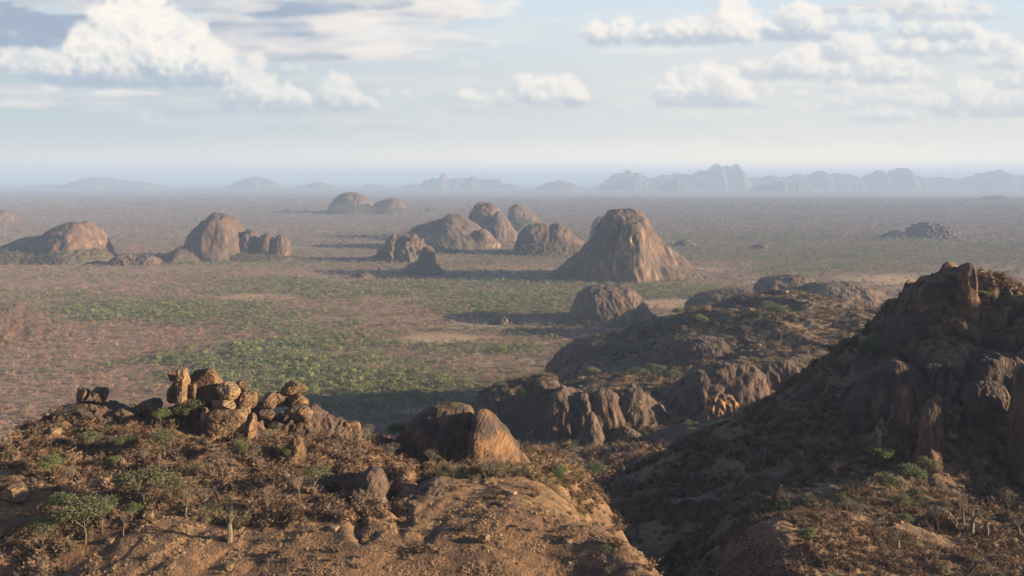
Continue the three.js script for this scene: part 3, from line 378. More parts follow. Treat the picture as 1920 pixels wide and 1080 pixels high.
FAR.forEach(([label, d0, pts0], i) => { const end = Math.max(...pts0.map((p) => p[1])), d = end < 343 ? 30000 : clamp(plainDist(end), 12000, 31000), base = Math.max(HORIZON + EYE * F / d, end) + 1, a = pts0[0], b = pts0[pts0.length - 1], mid = []; for (let x = a[0] + 4; x < b[0] - 3; x += 5) { const y = profileAt(pts0, x); mid.push([x, y + (fbm(x * 0.09, i * 3.3, 5, 3) + (Math.abs(noise(x * 0.13, i * 7.1)) - 0.2) * 0.6) * clamp(base - y, 3, 30) * 0.32]); } const pts = [[a[0] - (base - a[1]) * 1.6, base], [a[0] - (base - a[1]) * 0.5, mix(base, a[1], 0.55)], a, ...mid, b, [b[0] + (base - b[1]) * 0.5, mix(base, b[1], 0.55)], [b[0] + (base - b[1]) * 1.6, base]]; tag(mesh('mountain', massGeometry(pts, d, { base, thick: 0.25, p: 2, nu: 180, nv: 24, seed: 60 + i, rough: 0.09, freq: 2, sink: 0.1, veg: 0.4 }), FAR_ROCK), label, 'mountain'); });

// crags of the middle distance
crag('rock_crag', 'cluster of fluted brown crags at the foot of the wooded ridge', 'rock outcrop', [
  L('wooded_shoulder', [[884, 812], [896, 752], [912, 738], [946, 722], [985, 716], [1024, 710], [1048, 730], [1060, 800]], 838, { d: 770, seed: 70, thick: 0.4, tone: -0.2, veg: 1 }),
  L('cliff', [[966, 836], [984, 778], [1008, 750], [1040, 732], [1072, 733], [1100, 738], [1150, 736], [1186, 727], [1212, 742], [1240, 764], [1258, 796], [1272, 836]], 846, { d: 762, seed: 71, thick: 0.14, rough: 0.1, flute: 0.5, p: 2.6, plan: 0.4, nu: 180, nv: 100, veg: 0.2 }), L('tower', [[1008, 828], [1020, 762], [1040, 734], [1062, 728], [1078, 748], [1090, 800], [1094, 830]], 840, { d: 752, seed: 72, thick: 0.45, flute: 0.45 }),
  L('tower', [[1066, 830], [1076, 760], [1092, 738], [1106, 748], [1114, 830]], 842, { d: 748, seed: 73, thick: 0.6, flute: 0.45, tone: -0.1 }), L('fin', [[1070, 838], [1092, 808], [1108, 776], [1122, 790], [1132, 820], [1136, 842]], 846, { d: 722, seed: 74, thick: 0.5 }),
  L('tower', [[1096, 830], [1106, 752], [1124, 732], [1150, 738], [1172, 770], [1182, 832]], 842, { d: 754, seed: 75, thick: 0.45, flute: 0.45 }), L('ridge', [[1130, 832], [1144, 762], [1166, 742], [1186, 728], [1204, 738], [1222, 752], [1240, 766], [1254, 790], [1266, 826]], 840, { d: 762, seed: 76, thick: 0.4, flute: 0.4 }),
  L('fin', [[1136, 840], [1156, 812], [1176, 804], [1200, 816], [1226, 842]], 846, { d: 728, seed: 77, thick: 0.5, tone: -0.1 })], MID_ROCK);
crag('rock_ledge', 'brown overhanging ledge with an orange scar below the wooded ridge', 'rock outcrop', [
  L('ledge', [[1248, 800], [1262, 738], [1286, 710], [1320, 694], [1356, 688], [1400, 688], [1436, 700], [1450, 760], [1456, 800]], 812, { d: 780, seed: 80, thick: 0.36, flute: 0.3 }), L('ledge', [[1370, 790], [1392, 700], [1420, 686], [1462, 680], [1498, 682], [1520, 700], [1530, 780]], 800, { d: 800, seed: 81, thick: 0.36, tone: 0.05 }),
  L('scar', [[1318, 776], [1326, 750], [1345, 742], [1366, 744], [1382, 756], [1388, 776]], 780, { d: 752, seed: 82, thick: 0.25, rough: 0.2, warm: 0.9, tone: 0.25 })], MID_ROCK);
crag('rock_outcrop', 'small pointed rocks on the wooded shoulder\'s left brow', 'rock outcrop', [L('dome', [[1008, 722], [1016, 706], [1026, 702], [1036, 716], [1040, 724]], 726, { d: 790, seed: 84, rough: 0.3, nu: 40, nv: 30, warm: 0.2 })], MID_ROCK);

// rocks of the foreground
crag('rock_dome', 'smooth orange-brown dome split by a dark crack beyond the scrubby hill', 'rock dome', [
  L('dome', [[742, 830], [762, 800], [786, 782], [806, 770], [834, 764], [860, 763], [880, 768], [892, 790], [898, 840], [900, 890]], 900, { d: 276, pale: 0.2, seed: 90, thick: 0.52, p: 2.5, warm: 0.3, tone: -0.25, plan: 0.5, flute: 0.3, rough: 0.03, nu: 150, nv: 110, turn: 0.1 }),
  L('dome', [[872, 892], [880, 806], [890, 776], [908, 770], [926, 782], [946, 806], [966, 834], [984, 860], [998, 878], [1010, 898]], 902, { d: 270, seed: 91, thick: 0.5, p: 2.4, warm: 0.6, tone: -0.3, plan: 0.5, flute: 0.2, rough: 0.026, nu: 150, nv: 110, turn: -0.4 })], NEAR_ROCK);
crag('rock_buttress', 'dark rounded buttress between the two gullies in the slab', 'rock outcrop', [L('dome', [[640, 975], [656, 925], [678, 892], [702, 884], [718, 900], [728, 940], [734, 985]], 1000, { d: 229, seed: 93, thick: 0.75, flute: 0.2, tone: -0.2, nu: 90, nv: 80 })], NEAR_ROCK);
crag('rock_buttress', 'broad round-faced buttress right of the gullies', 'rock outcrop', [L('dome', [[750, 985], [764, 940], [790, 918], [822, 912], [850, 926], [880, 958], [900, 990]], 1000, { d: 228, seed: 95, thick: 0.6, flute: 0.2, tone: -0.1, nu: 90, nv: 80 })], NEAR_ROCK);
crag('rock_horn', 'upright horn of rock on the summit of the dark right hill', 'rock outcrop', [L('horn', [[1790, 560], [1803, 514], [1814, 498], [1823, 494], [1828, 498], [1831, 530], [1833, 566]], 580, { d: 391, bare: 1, seed: 130, thick: 0.5, p: 2.2, rough: 0.03, warm: 0.4, nu: 60, nv: 50 }), L('horn', [[1712, 600], [1734, 538], [1760, 518], [1784, 512], [1800, 504], [1812, 497], [1822, 495], [1828, 500], [1831, 530], [1834, 590]], 610, { d: 397, bare: 1, seed: 96, thick: 0.3, flute: 0.1, p: 2.8, rough: 0.06, warm: 0.3, nu: 90, nv: 60 })], NEAR_ROCK);
crag('cracked_cliff', 'dark cracked cliff forming the upper face of the right hill', 'cliff', [
  L('cliff', [[1540, 850], [1590, 730], [1630, 662], [1664, 622], [1700, 592], [1740, 572], [1790, 562], [1830, 580], [1880, 604], [1930, 620], [1990, 860]], 880, { d: 396, bare: 1, seed: 103, thick: 0.22, rough: 0.05, flute: 0.4, tone: -0.2, nu: 220, nv: 160, p: 2.6, turn: -0.12, plan: 0.5, freq: 1.4 }),
  L('cliff', [[1780, 890], [1796, 760], [1820, 700], [1850, 672], [1890, 668], [1930, 690], [1980, 900]], 905, { d: 364, seed: 104, thick: 0.35, turn: -0.2, rough: 0.05, flute: 0.35, tone: -0.2, nu: 150, nv: 130, p: 3 }),
  L('cliff', [[1570, 850], [1600, 760], [1640, 700], [1690, 680], [1730, 700], [1760, 780], [1780, 860]], 870, { d: 374, seed: 105, thick: 0.3, rough: 0.05, flute: 0.35, tone: -0.2, nu: 150, nv: 130, p: 2.6 }),
  L('ledge', [[1440, 850], [1470, 776], [1510, 736], [1560, 716], [1600, 740], [1620, 830]], 860, { d: 404, seed: 106, thick: 0.3, rough: 0.05, flute: 0.25, tone: -0.2, nu: 120, nv: 90, veg: 0.3 })], NEAR_ROCK);
const S = (pts, base, d, seed, o = {}) => L('slab', pts, base, { d, seed, thick: 0.5, rough: 0.05, flute: 0.08, tone: 0.05, p: 2, veg: 0.15, nu: 110, nv: 80, turn: 0.2, ...o });
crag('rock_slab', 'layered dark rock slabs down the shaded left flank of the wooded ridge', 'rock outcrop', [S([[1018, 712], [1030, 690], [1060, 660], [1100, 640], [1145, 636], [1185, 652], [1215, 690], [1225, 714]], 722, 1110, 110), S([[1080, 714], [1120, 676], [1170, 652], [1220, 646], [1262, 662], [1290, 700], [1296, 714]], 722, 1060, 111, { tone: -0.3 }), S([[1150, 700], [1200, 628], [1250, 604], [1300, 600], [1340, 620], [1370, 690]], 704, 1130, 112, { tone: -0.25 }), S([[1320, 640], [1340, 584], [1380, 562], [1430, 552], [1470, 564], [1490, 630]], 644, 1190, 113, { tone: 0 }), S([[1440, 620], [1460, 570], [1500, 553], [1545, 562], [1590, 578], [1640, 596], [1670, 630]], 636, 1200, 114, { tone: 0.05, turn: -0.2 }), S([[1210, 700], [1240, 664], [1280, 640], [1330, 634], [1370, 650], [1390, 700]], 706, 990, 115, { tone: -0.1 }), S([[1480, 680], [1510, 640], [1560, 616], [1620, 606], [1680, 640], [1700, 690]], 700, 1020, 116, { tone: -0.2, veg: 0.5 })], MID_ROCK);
crag('rock_crest', 'broken rock band under the boulders along the left hill\'s crest', 'rock outcrop', [L('ledge', [[36, 842], [66, 806], [104, 774], [150, 762], [196, 762], [236, 776], [262, 800], [270, 836]], 846, { d: 256, seed: 120, thick: 0.3, rough: 0.09, flute: 0.5, tone: -0.2, nu: 140, nv: 90, p: 2.6 }), L('ledge', [[250, 826], [268, 784], [300, 768], [330, 766], [350, 784], [362, 826]], 836, { d: 258, seed: 121, thick: 0.4, rough: 0.1, flute: 0.6, tone: -0.15, nu: 100, nv: 80, p: 3 }), L('ledge', [[340, 836], [356, 780], [390, 764], [440, 764], [486, 768], [500, 800], [510, 836]], 846, { d: 260, seed: 122, thick: 0.35, rough: 0.09, flute: 0.7, warm: 0.2, nu: 120, nv: 90, p: 3.2 }), L('ledge', [[490, 830], [512, 786], [540, 772], [580, 768], [612, 786], [650, 800], [680, 836]], 842, { d: 266, seed: 123, thick: 0.3, rough: 0.12, flute: 0.1, tone: -0.1, nu: 120, nv: 80, p: 2.4 })], NEAR_ROCK);
const fin = (label, pts, base, d, o) => crag('rock_fin', label, 'rock outcrop', [L('fin', pts, base, { d, nu: 80, nv: 70, ...o })], NEAR_ROCK);
fin('sunlit slanting rock fin below the middle of the dark cliff', [[1652, 838], [1666, 790], [1684, 752], [1700, 724], [1716, 722], [1722, 740], [1714, 790], [1700, 838]], 846, 346, { seed: 97, thick: 0.6, warm: 0.2, pale: 0.5 });
fin('small upright pale pillar left of the slanting fins', [[1642, 840], [1646, 800], [1654, 786], [1662, 792], [1668, 840]], 846, 342, { seed: 98, thick: 0.6, pale: 0.7 });
fin('larger leaning brown fin right of the slanting one', [[1716, 862], [1728, 800], [1742, 760], [1764, 744], [1790, 752], [1800, 772], [1782, 816], [1762, 862]], 868, 336, { seed: 99, thick: 0.55, warm: 0.2, pale: 0.4 });
fin('long low slab edge catching light on the right hill\'s left spur', [[1398, 876], [1424, 850], [1452, 826], [1482, 808], [1490, 818], [1470, 850], [1440, 880]], 888, 374, { seed: 100, thick: 0.3, pale: 0.6 });
fin('blocky ledge high on the dark right cliff', [[1808, 752], [1822, 724], [1850, 716], [1882, 722], [1900, 752]], 760, 346, { seed: 101, thick: 0.35, tone: -0.3 });
fin('vertical rock rib at the right edge of the dark cliff', [[1896, 850], [1904, 760], [1914, 700], [1928, 690], [1946, 760], [1952, 850]], 860, 334, { seed: 102, thick: 0.6, warm: 0.15 });

// ---------------------------------------------------------------- boulders
function boulderGeometry(w, h, dp, seed, box = 2.6, o = {}) {
  let g = new THREE.IcosahedronGeometry(1, 14); g.deleteAttribute('uv'); g.deleteAttribute('normal'); g = mergeVertices(g, 1e-4);
  const p = g.attributes.position.array, col = new Float32Array(p.length), uv = new Float32Array(p.length / 3 * 2), r = rng(seed * 977), cuts = [];
  for (let i = 0; i < (o.cuts ?? 8); i++) { const v = new THREE.Vector3(r() * 2 - 1, r() * 1.4 - 0.6, r() * 2 - 1).normalize(); cuts.push([v.x, v.y, v.z, 0.66 + r() * 0.22]); }
  for (let k = 0; k < p.length; k += 3) {
    let [x, y, z] = [p[k], p[k + 1], p[k + 2]]; const q = Math.pow(Math.abs(x) ** box + Math.abs(y) ** box + Math.abs(z) ** box, -1 / box); x *= q; y *= q; z *= q;
    for (const c of cuts) { const d = x * c[0] + y * c[1] + z * c[2] - c[3]; if (d > 0) { x -= c[0] * d * 0.94; y -= c[1] * d * 0.94; z -= c[2] * d * 0.94; } }
    const n = 1 + fbm(x * 1.3 + seed, y * 1.3, z * 1.3, 3) * 0.16 + fbm(x * 5, y * 5 + seed, z * 5, 3) * 0.07 - smooth(0.86, 0.97, ridged(x * 0.9 + seed * 2, y * 0.9, z * 0.9, 2)) * 0.1;
    p[k] = x * n * w / 2; p[k + 1] = y * n * h / 2; p[k + 2] = z * n * dp / 2;
  }
  g.computeVertexNormals(); const N = g.attributes.normal.array, s = 2.2 / Math.max(w, h);
  for (let k = 0; k < p.length; k += 3) {
    const x = p[k], y = p[k + 1], z = p[k + 2], streak = fbm(x * s * 3.5 + seed, y * s * 0.5, z * s * 3.5, 4), bl = fbm(x * s, y * s + seed, z * s, 4);
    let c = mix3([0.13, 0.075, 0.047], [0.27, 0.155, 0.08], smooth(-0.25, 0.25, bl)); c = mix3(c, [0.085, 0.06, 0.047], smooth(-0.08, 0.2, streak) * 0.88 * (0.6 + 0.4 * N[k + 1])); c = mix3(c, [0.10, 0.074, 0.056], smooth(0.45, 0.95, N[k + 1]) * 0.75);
    if (o.pale) c = mix3(c, [0.38, 0.26, 0.16], o.pale); if (o.dark) c = c.map((v) => v * (1 - o.dark)); col.set(c, k); uv[k / 3 * 2] = x + z * 0.5; uv[k / 3 * 2 + 1] = y + z * 0.4;
  }
  g.setAttribute('color', new THREE.BufferAttribute(col, 3)); g.setAttribute('uv', new THREE.BufferAttribute(uv, 2)); return g;
}
function boulder(label, px, py, w, h, d, o = {}) { // centre pixel, size in pixels
  const s = d / F * (d > 250 && d < 275 ? 0.93 : 1), m = mesh(o.name ?? 'boulder', boulderGeometry(w * s, h * s, (o.deep ?? Math.max(w, h * 0.6)) * s, px * 3 + py, o.box ?? 3.3, o), NEAR_ROCK); m.position.copy(at(px, py, d)); if (o.tilt) m.rotation.z = o.tilt; return tag(m, label, 'boulder');
}
boulder('round balanced boulder, left one of two on the hill\'s left brow', 154, 742, 28, 30, 258); boulder('humped balanced boulder, right one of two on the left brow', 185, 740, 36, 28, 258);
boulder('tall golden rock pillar at the top of the outcrop', 345, 722, 27, 74, 256, { box: 4, pale: 0.25, name: 'rock_pillar' }); boulder('squat cap rock left of the golden pillar top', 325, 704, 24, 22, 259); boulder('upright slab beside the golden pillar foot', 326, 736, 26, 42, 258, { box: 3.5 });
boulder('huge dark dome-shaped boulder right of the golden pillar', 382, 728, 66, 78, 260, { dark: 0.25 }); boulder('square block wedged between pillar and dark dome boulder', 362, 734, 18, 30, 256, { box: 5 }); boulder('pale egg-shaped boulder right of the dark dome boulder', 428, 733, 50, 38, 257, { pale: 0.4, box: 2.3 });
boulder('flat pale boulder under the egg-shaped one', 421, 758, 46, 24, 256, { pale: 0.35 }); boulder('dark rounded boulder on the skyline behind the egg', 453, 724, 36, 24, 263, { dark: 0.3 }); boulder('round boulder below the dark skyline one', 463, 749, 40, 34, 258); boulder('small wedge under the round boulder', 456, 770, 28, 20, 256);
boulder('big streaked cliff block below the egg boulder', 428, 794, 82, 62, 255, { box: 5, pale: 0.2, deep: 50, cuts: 2 }); boulder('narrow block left of the streaked cliff block', 388, 784, 20, 44, 254, { box: 4 }); boulder('leaning slab right of the streaked cliff block', 472, 798, 22, 50, 254, { box: 3.6, tilt: -0.15 });
boulder('square boulder standing apart right of the main pile', 504, 752, 30, 32, 260, { box: 3.6 }); boulder('low footing stone under the square boulder', 502, 776, 32, 20, 258); boulder('broad cap boulder on the right end stack', 551, 726, 50, 30, 264); boulder('small block under the left side of the right end stack', 528, 748, 26, 30, 262, { box: 3.6 }); boulder('middle block of the right end stack', 557, 750, 44, 28, 263, { box: 3.4 }); boulder('wide lowest block of the right end stack', 563, 775, 50, 32, 261, { box: 3.4 });
boulder('dark block left of the outcrop behind a bush', 281, 766, 50, 38, 259, { dark: 0.2 }); boulder('broad ledge block between the brow and the outcrop', 234, 784, 66, 44, 257, { dark: 0.15, box: 3.4 }); boulder('dark shelf rock right of the balanced boulders', 203, 768, 40, 26, 258, { dark: 0.2 }); boulder('long dark rounded ledge under the balanced boulders', 148, 778, 120, 52, 256, { dark: 0.35, deep: 70 });
boulder('pale sunlit boulder low on the left brow', 98, 813, 34, 22, 247, { pale: 0.3 }); boulder('tall dark standing slab right of the outcrop', 556, 848, 32, 68, 244, { box: 3, tilt: -0.08, dark: 0.1 }); boulder('small pink cube of rock by the green trees', 279, 968, 24, 16, 214, { box: 4, pale: 0.4 });
boulder('knobbly boulder on the saddle right of the outcrop', 657, 812, 42, 48, 268); boulder('second knobbly boulder on the saddle', 632, 806, 30, 30, 270); boulder('round dark boulder under the gully\'s upper lip', 620, 905, 44, 36, 236, { dark: 0.35 }); boulder('half-buried pale boulder near the bottom left', 30, 925, 60, 30, 224, { pale: 0.2 }); boulder('orange boulder on the slab below the gully', 908, 1010, 22, 16, 206, { pale: 0.3 });
boulder('small cap boulder above the slanting fin', 1702, 722, 28, 18, 372, { pale: 0.3 }); boulder('big half-buried boulder in the scrub of the right hill', 1768, 972, 52, 40, 300, { dark: 0.1 });

// ---------------------------------------------------------------- trees
function tubeInto(out, a, b, ra, rb, sides = 5) {
  const d = b.clone().sub(a).normalize(), u = new THREE.Vector3(Math.abs(d.y) > 0.9 ? 1 : 0, Math.abs(d.y) > 0.9 ? 0 : 1, 0).cross(d).normalize(), v = d.clone().cross(u), ring = (c, r) => Array.from({ length: sides }, (_, i) => { const t = i / sides * 2 * Math.PI; return c.clone().addScaledVector(u, Math.cos(t) * r).addScaledVector(v, Math.sin(t) * r); }), A = ring(a, ra), B = ring(b, rb);
  for (let i = 0; i < sides; i++) { const j = (i + 1) % sides; for (const p of [A[i], A[j], B[i], A[j], B[j], B[i]]) out.push(p.x, p.y, p.z); }
}
function soup(arr) { let g = new THREE.BufferGeometry(); g.setAttribute('position', new THREE.Float32BufferAttribute(arr, 3)); g.computeVertexNormals(); return g; }
function limbs(r, o) { // returns { wood, tips } of a tree of height 1
  const wood = [], tips = [];
  const grow = (p, dir, len, rad, lv) => {
    const bend = new THREE.Vector3(r() - 0.5, (r() - 0.3) * 0.6, r() - 0.5).multiplyScalar(o.crook), mid = p.clone().addScaledVector(dir, len * 0.5).addScaledVector(bend, len * 0.4), end = p.clone().addScaledVector(dir, len).addScaledVector(bend, len * 0.2);
    tubeInto(wood, p, mid, rad, rad * 0.86, lv > 2 ? 3 : 6); tubeInto(wood, mid, end, rad * 0.86, rad * o.taper, lv > 2 ? 3 : 6);
    if (lv >= o.levels) { tips.push(end); return; }
    if (lv >= o.tipFrom) tips.push(end);
    const n = o.forks[Math.min(lv, o.forks.length - 1)], turn = r() * 6.3;
    for (let i = 0; i < n; i++) { const a = turn + i / n * 6.283 + (r() - 0.5) * 0.8, s = o.spread * (0.7 + r() * 0.6), nd = dir.clone().multiplyScalar(Math.cos(s)).add(new THREE.Vector3(Math.cos(a), o.lift, Math.sin(a)).multiplyScalar(Math.sin(s))).normalize(); grow(end, nd, len * (o.shrink + r() * 0.2), rad * o.taper * o.thin, lv + 1); }
  };
  grow(new THREE.Vector3(), new THREE.Vector3((r() - 0.5) * 0.15, 1, (r() - 0.5) * 0.15).normalize(), o.trunk, o.rad, 0);
  return { wood, tips };
}
function leaves(r, tips, per, spread, size, flat) {
  const out = []; for (const t of tips) for (let i = 0; i < per; i++) {
    const v = new THREE.Vector3(r() + r() - 1, (r() + r() - 1) * flat, r() + r() - 1).multiplyScalar(spread).add(t), s = size * (0.6 + r() * 0.8), n = new THREE.Vector3(r() - 0.5, r() * 0.9, r() - 0.5).normalize(), a = new THREE.Vector3(r() - 0.5, r() - 0.5, r() - 0.5).cross(n).normalize().multiplyScalar(s), b = a.clone().cross(n).normalize().multiplyScalar(s);
    out.push(v.x + a.x, v.y + a.y, v.z + a.z, v.x - a.x * 0.5 + b.x, v.y - a.y * 0.5 + b.y, v.z - a.z * 0.5 + b.z, v.x - a.x * 0.5 - b.x, v.y - a.y * 0.5 - b.y, v.z - a.z * 0.5 - b.z);
  } return soup(out);
}
const leafMat = (c, t = 0.35) => new THREE.MeshPhysicalMaterial({ color: new THREE.Color().setRGB(...c), roughness: 0.9, side: THREE.DoubleSide, transmission: t, thickness: 0 });
const BARK = new THREE.MeshStandardMaterial({ color: new THREE.Color().setRGB(0.11, 0.085, 0.065), roughness: 1 }), PALE_BARK = new THREE.MeshStandardMaterial({ color: new THREE.Color().setRGB(0.14, 0.11, 0.088), roughness: 1 });
const LEAF = { green: leafMat([0.062, 0.086, 0.02]), olive: leafMat([0.095, 0.095, 0.034]), lime: leafMat([0.115, 0.135, 0.03]), grey: leafMat([0.17, 0.135, 0.105], 0.1) };
const KINDS = {
  green: (r) => ({ o: { trunk: 0.36, rad: 0.019, levels: 3, tipFrom: 2, forks: [3, 3, 3], spread: 0.62, lift: 0.35, shrink: 0.62, taper: 0.72, thin: 0.8, crook: 0.35 }, leaf: (t) => leaves(r, t, 70, 0.19, 0.021, 0.75), bark: BARK }),
  bare: (r) => ({ o: { trunk: 0.26, rad: 0.02, levels: 5, tipFrom: 9, forks: [3, 3, 3, 2, 2], spread: 0.55, lift: 0.3, shrink: 0.6, taper: 0.7, thin: 0.78, crook: 0.5 }, leaf: (t) => leaves(r, t, 3, 0.05, 0.012, 1), bark: PALE_BARK }),
  baobab: (r) => ({ o: { trunk: 0.5, rad: 0.075, levels: 4, tipFrom: 9, forks: [5, 3, 2, 2], spread: 0.75, lift: 0.35, shrink: 0.34, taper: 0.72, thin: 0.5, crook: 0.4 }, leaf: (t) => leaves(r, t, 2, 0.04, 0.012, 1), bark: PALE_BARK }),
};
const variants = {};
for (const k of Object.keys(KINDS)) variants[k] = [0, 1, 2, 3].map((i) => { const r = rng(500 + i * 31 + k.length * 7), K = KINDS[k](r), { wood, tips } = limbs(r, K.o), w = soup(wood), c = K.leaf(tips); let top = 0; w.computeBoundingBox(); c.computeBoundingBox(); top = Math.max(w.boundingBox.max.y, c.boundingBox.max.y); w.scale(1 / top, 1 / top, 1 / top); c.scale(1 / top, 1 / top, 1 / top); return { w, c, bark: K.bark }; });
let treeCount = 0;
function tree(kind, px, py, hpx, label, leaf = 'green', wide = 1.05) { // foot pixel, height in pixels
  const p = hit(px, py); if (!p) return; const v = variants[kind][treeCount++ % 4], h = hpx * 1.12 * -p.z / F, g = group(kind === 'green' ? 'leafy_tree' : kind === 'bare' ? 'leafless_tree' : 'baobab_tree', p); g.position.y -= 0.02 * h; g.scale.set(h * wide, h * 1.03, h * wide); g.rotation.y = treeCount * 2.4;
  mesh('trunk', v.w, v.bark, g); mesh('crown', v.c, kind === 'green' ? LEAF[leaf] : LEAF.grey, g); return tag(g, label, 'tree', kind === 'green' ? 'leafy trees on the hills' : kind === 'bare' ? 'leafless trees on the hills' : 'baobabs on the hills');
}
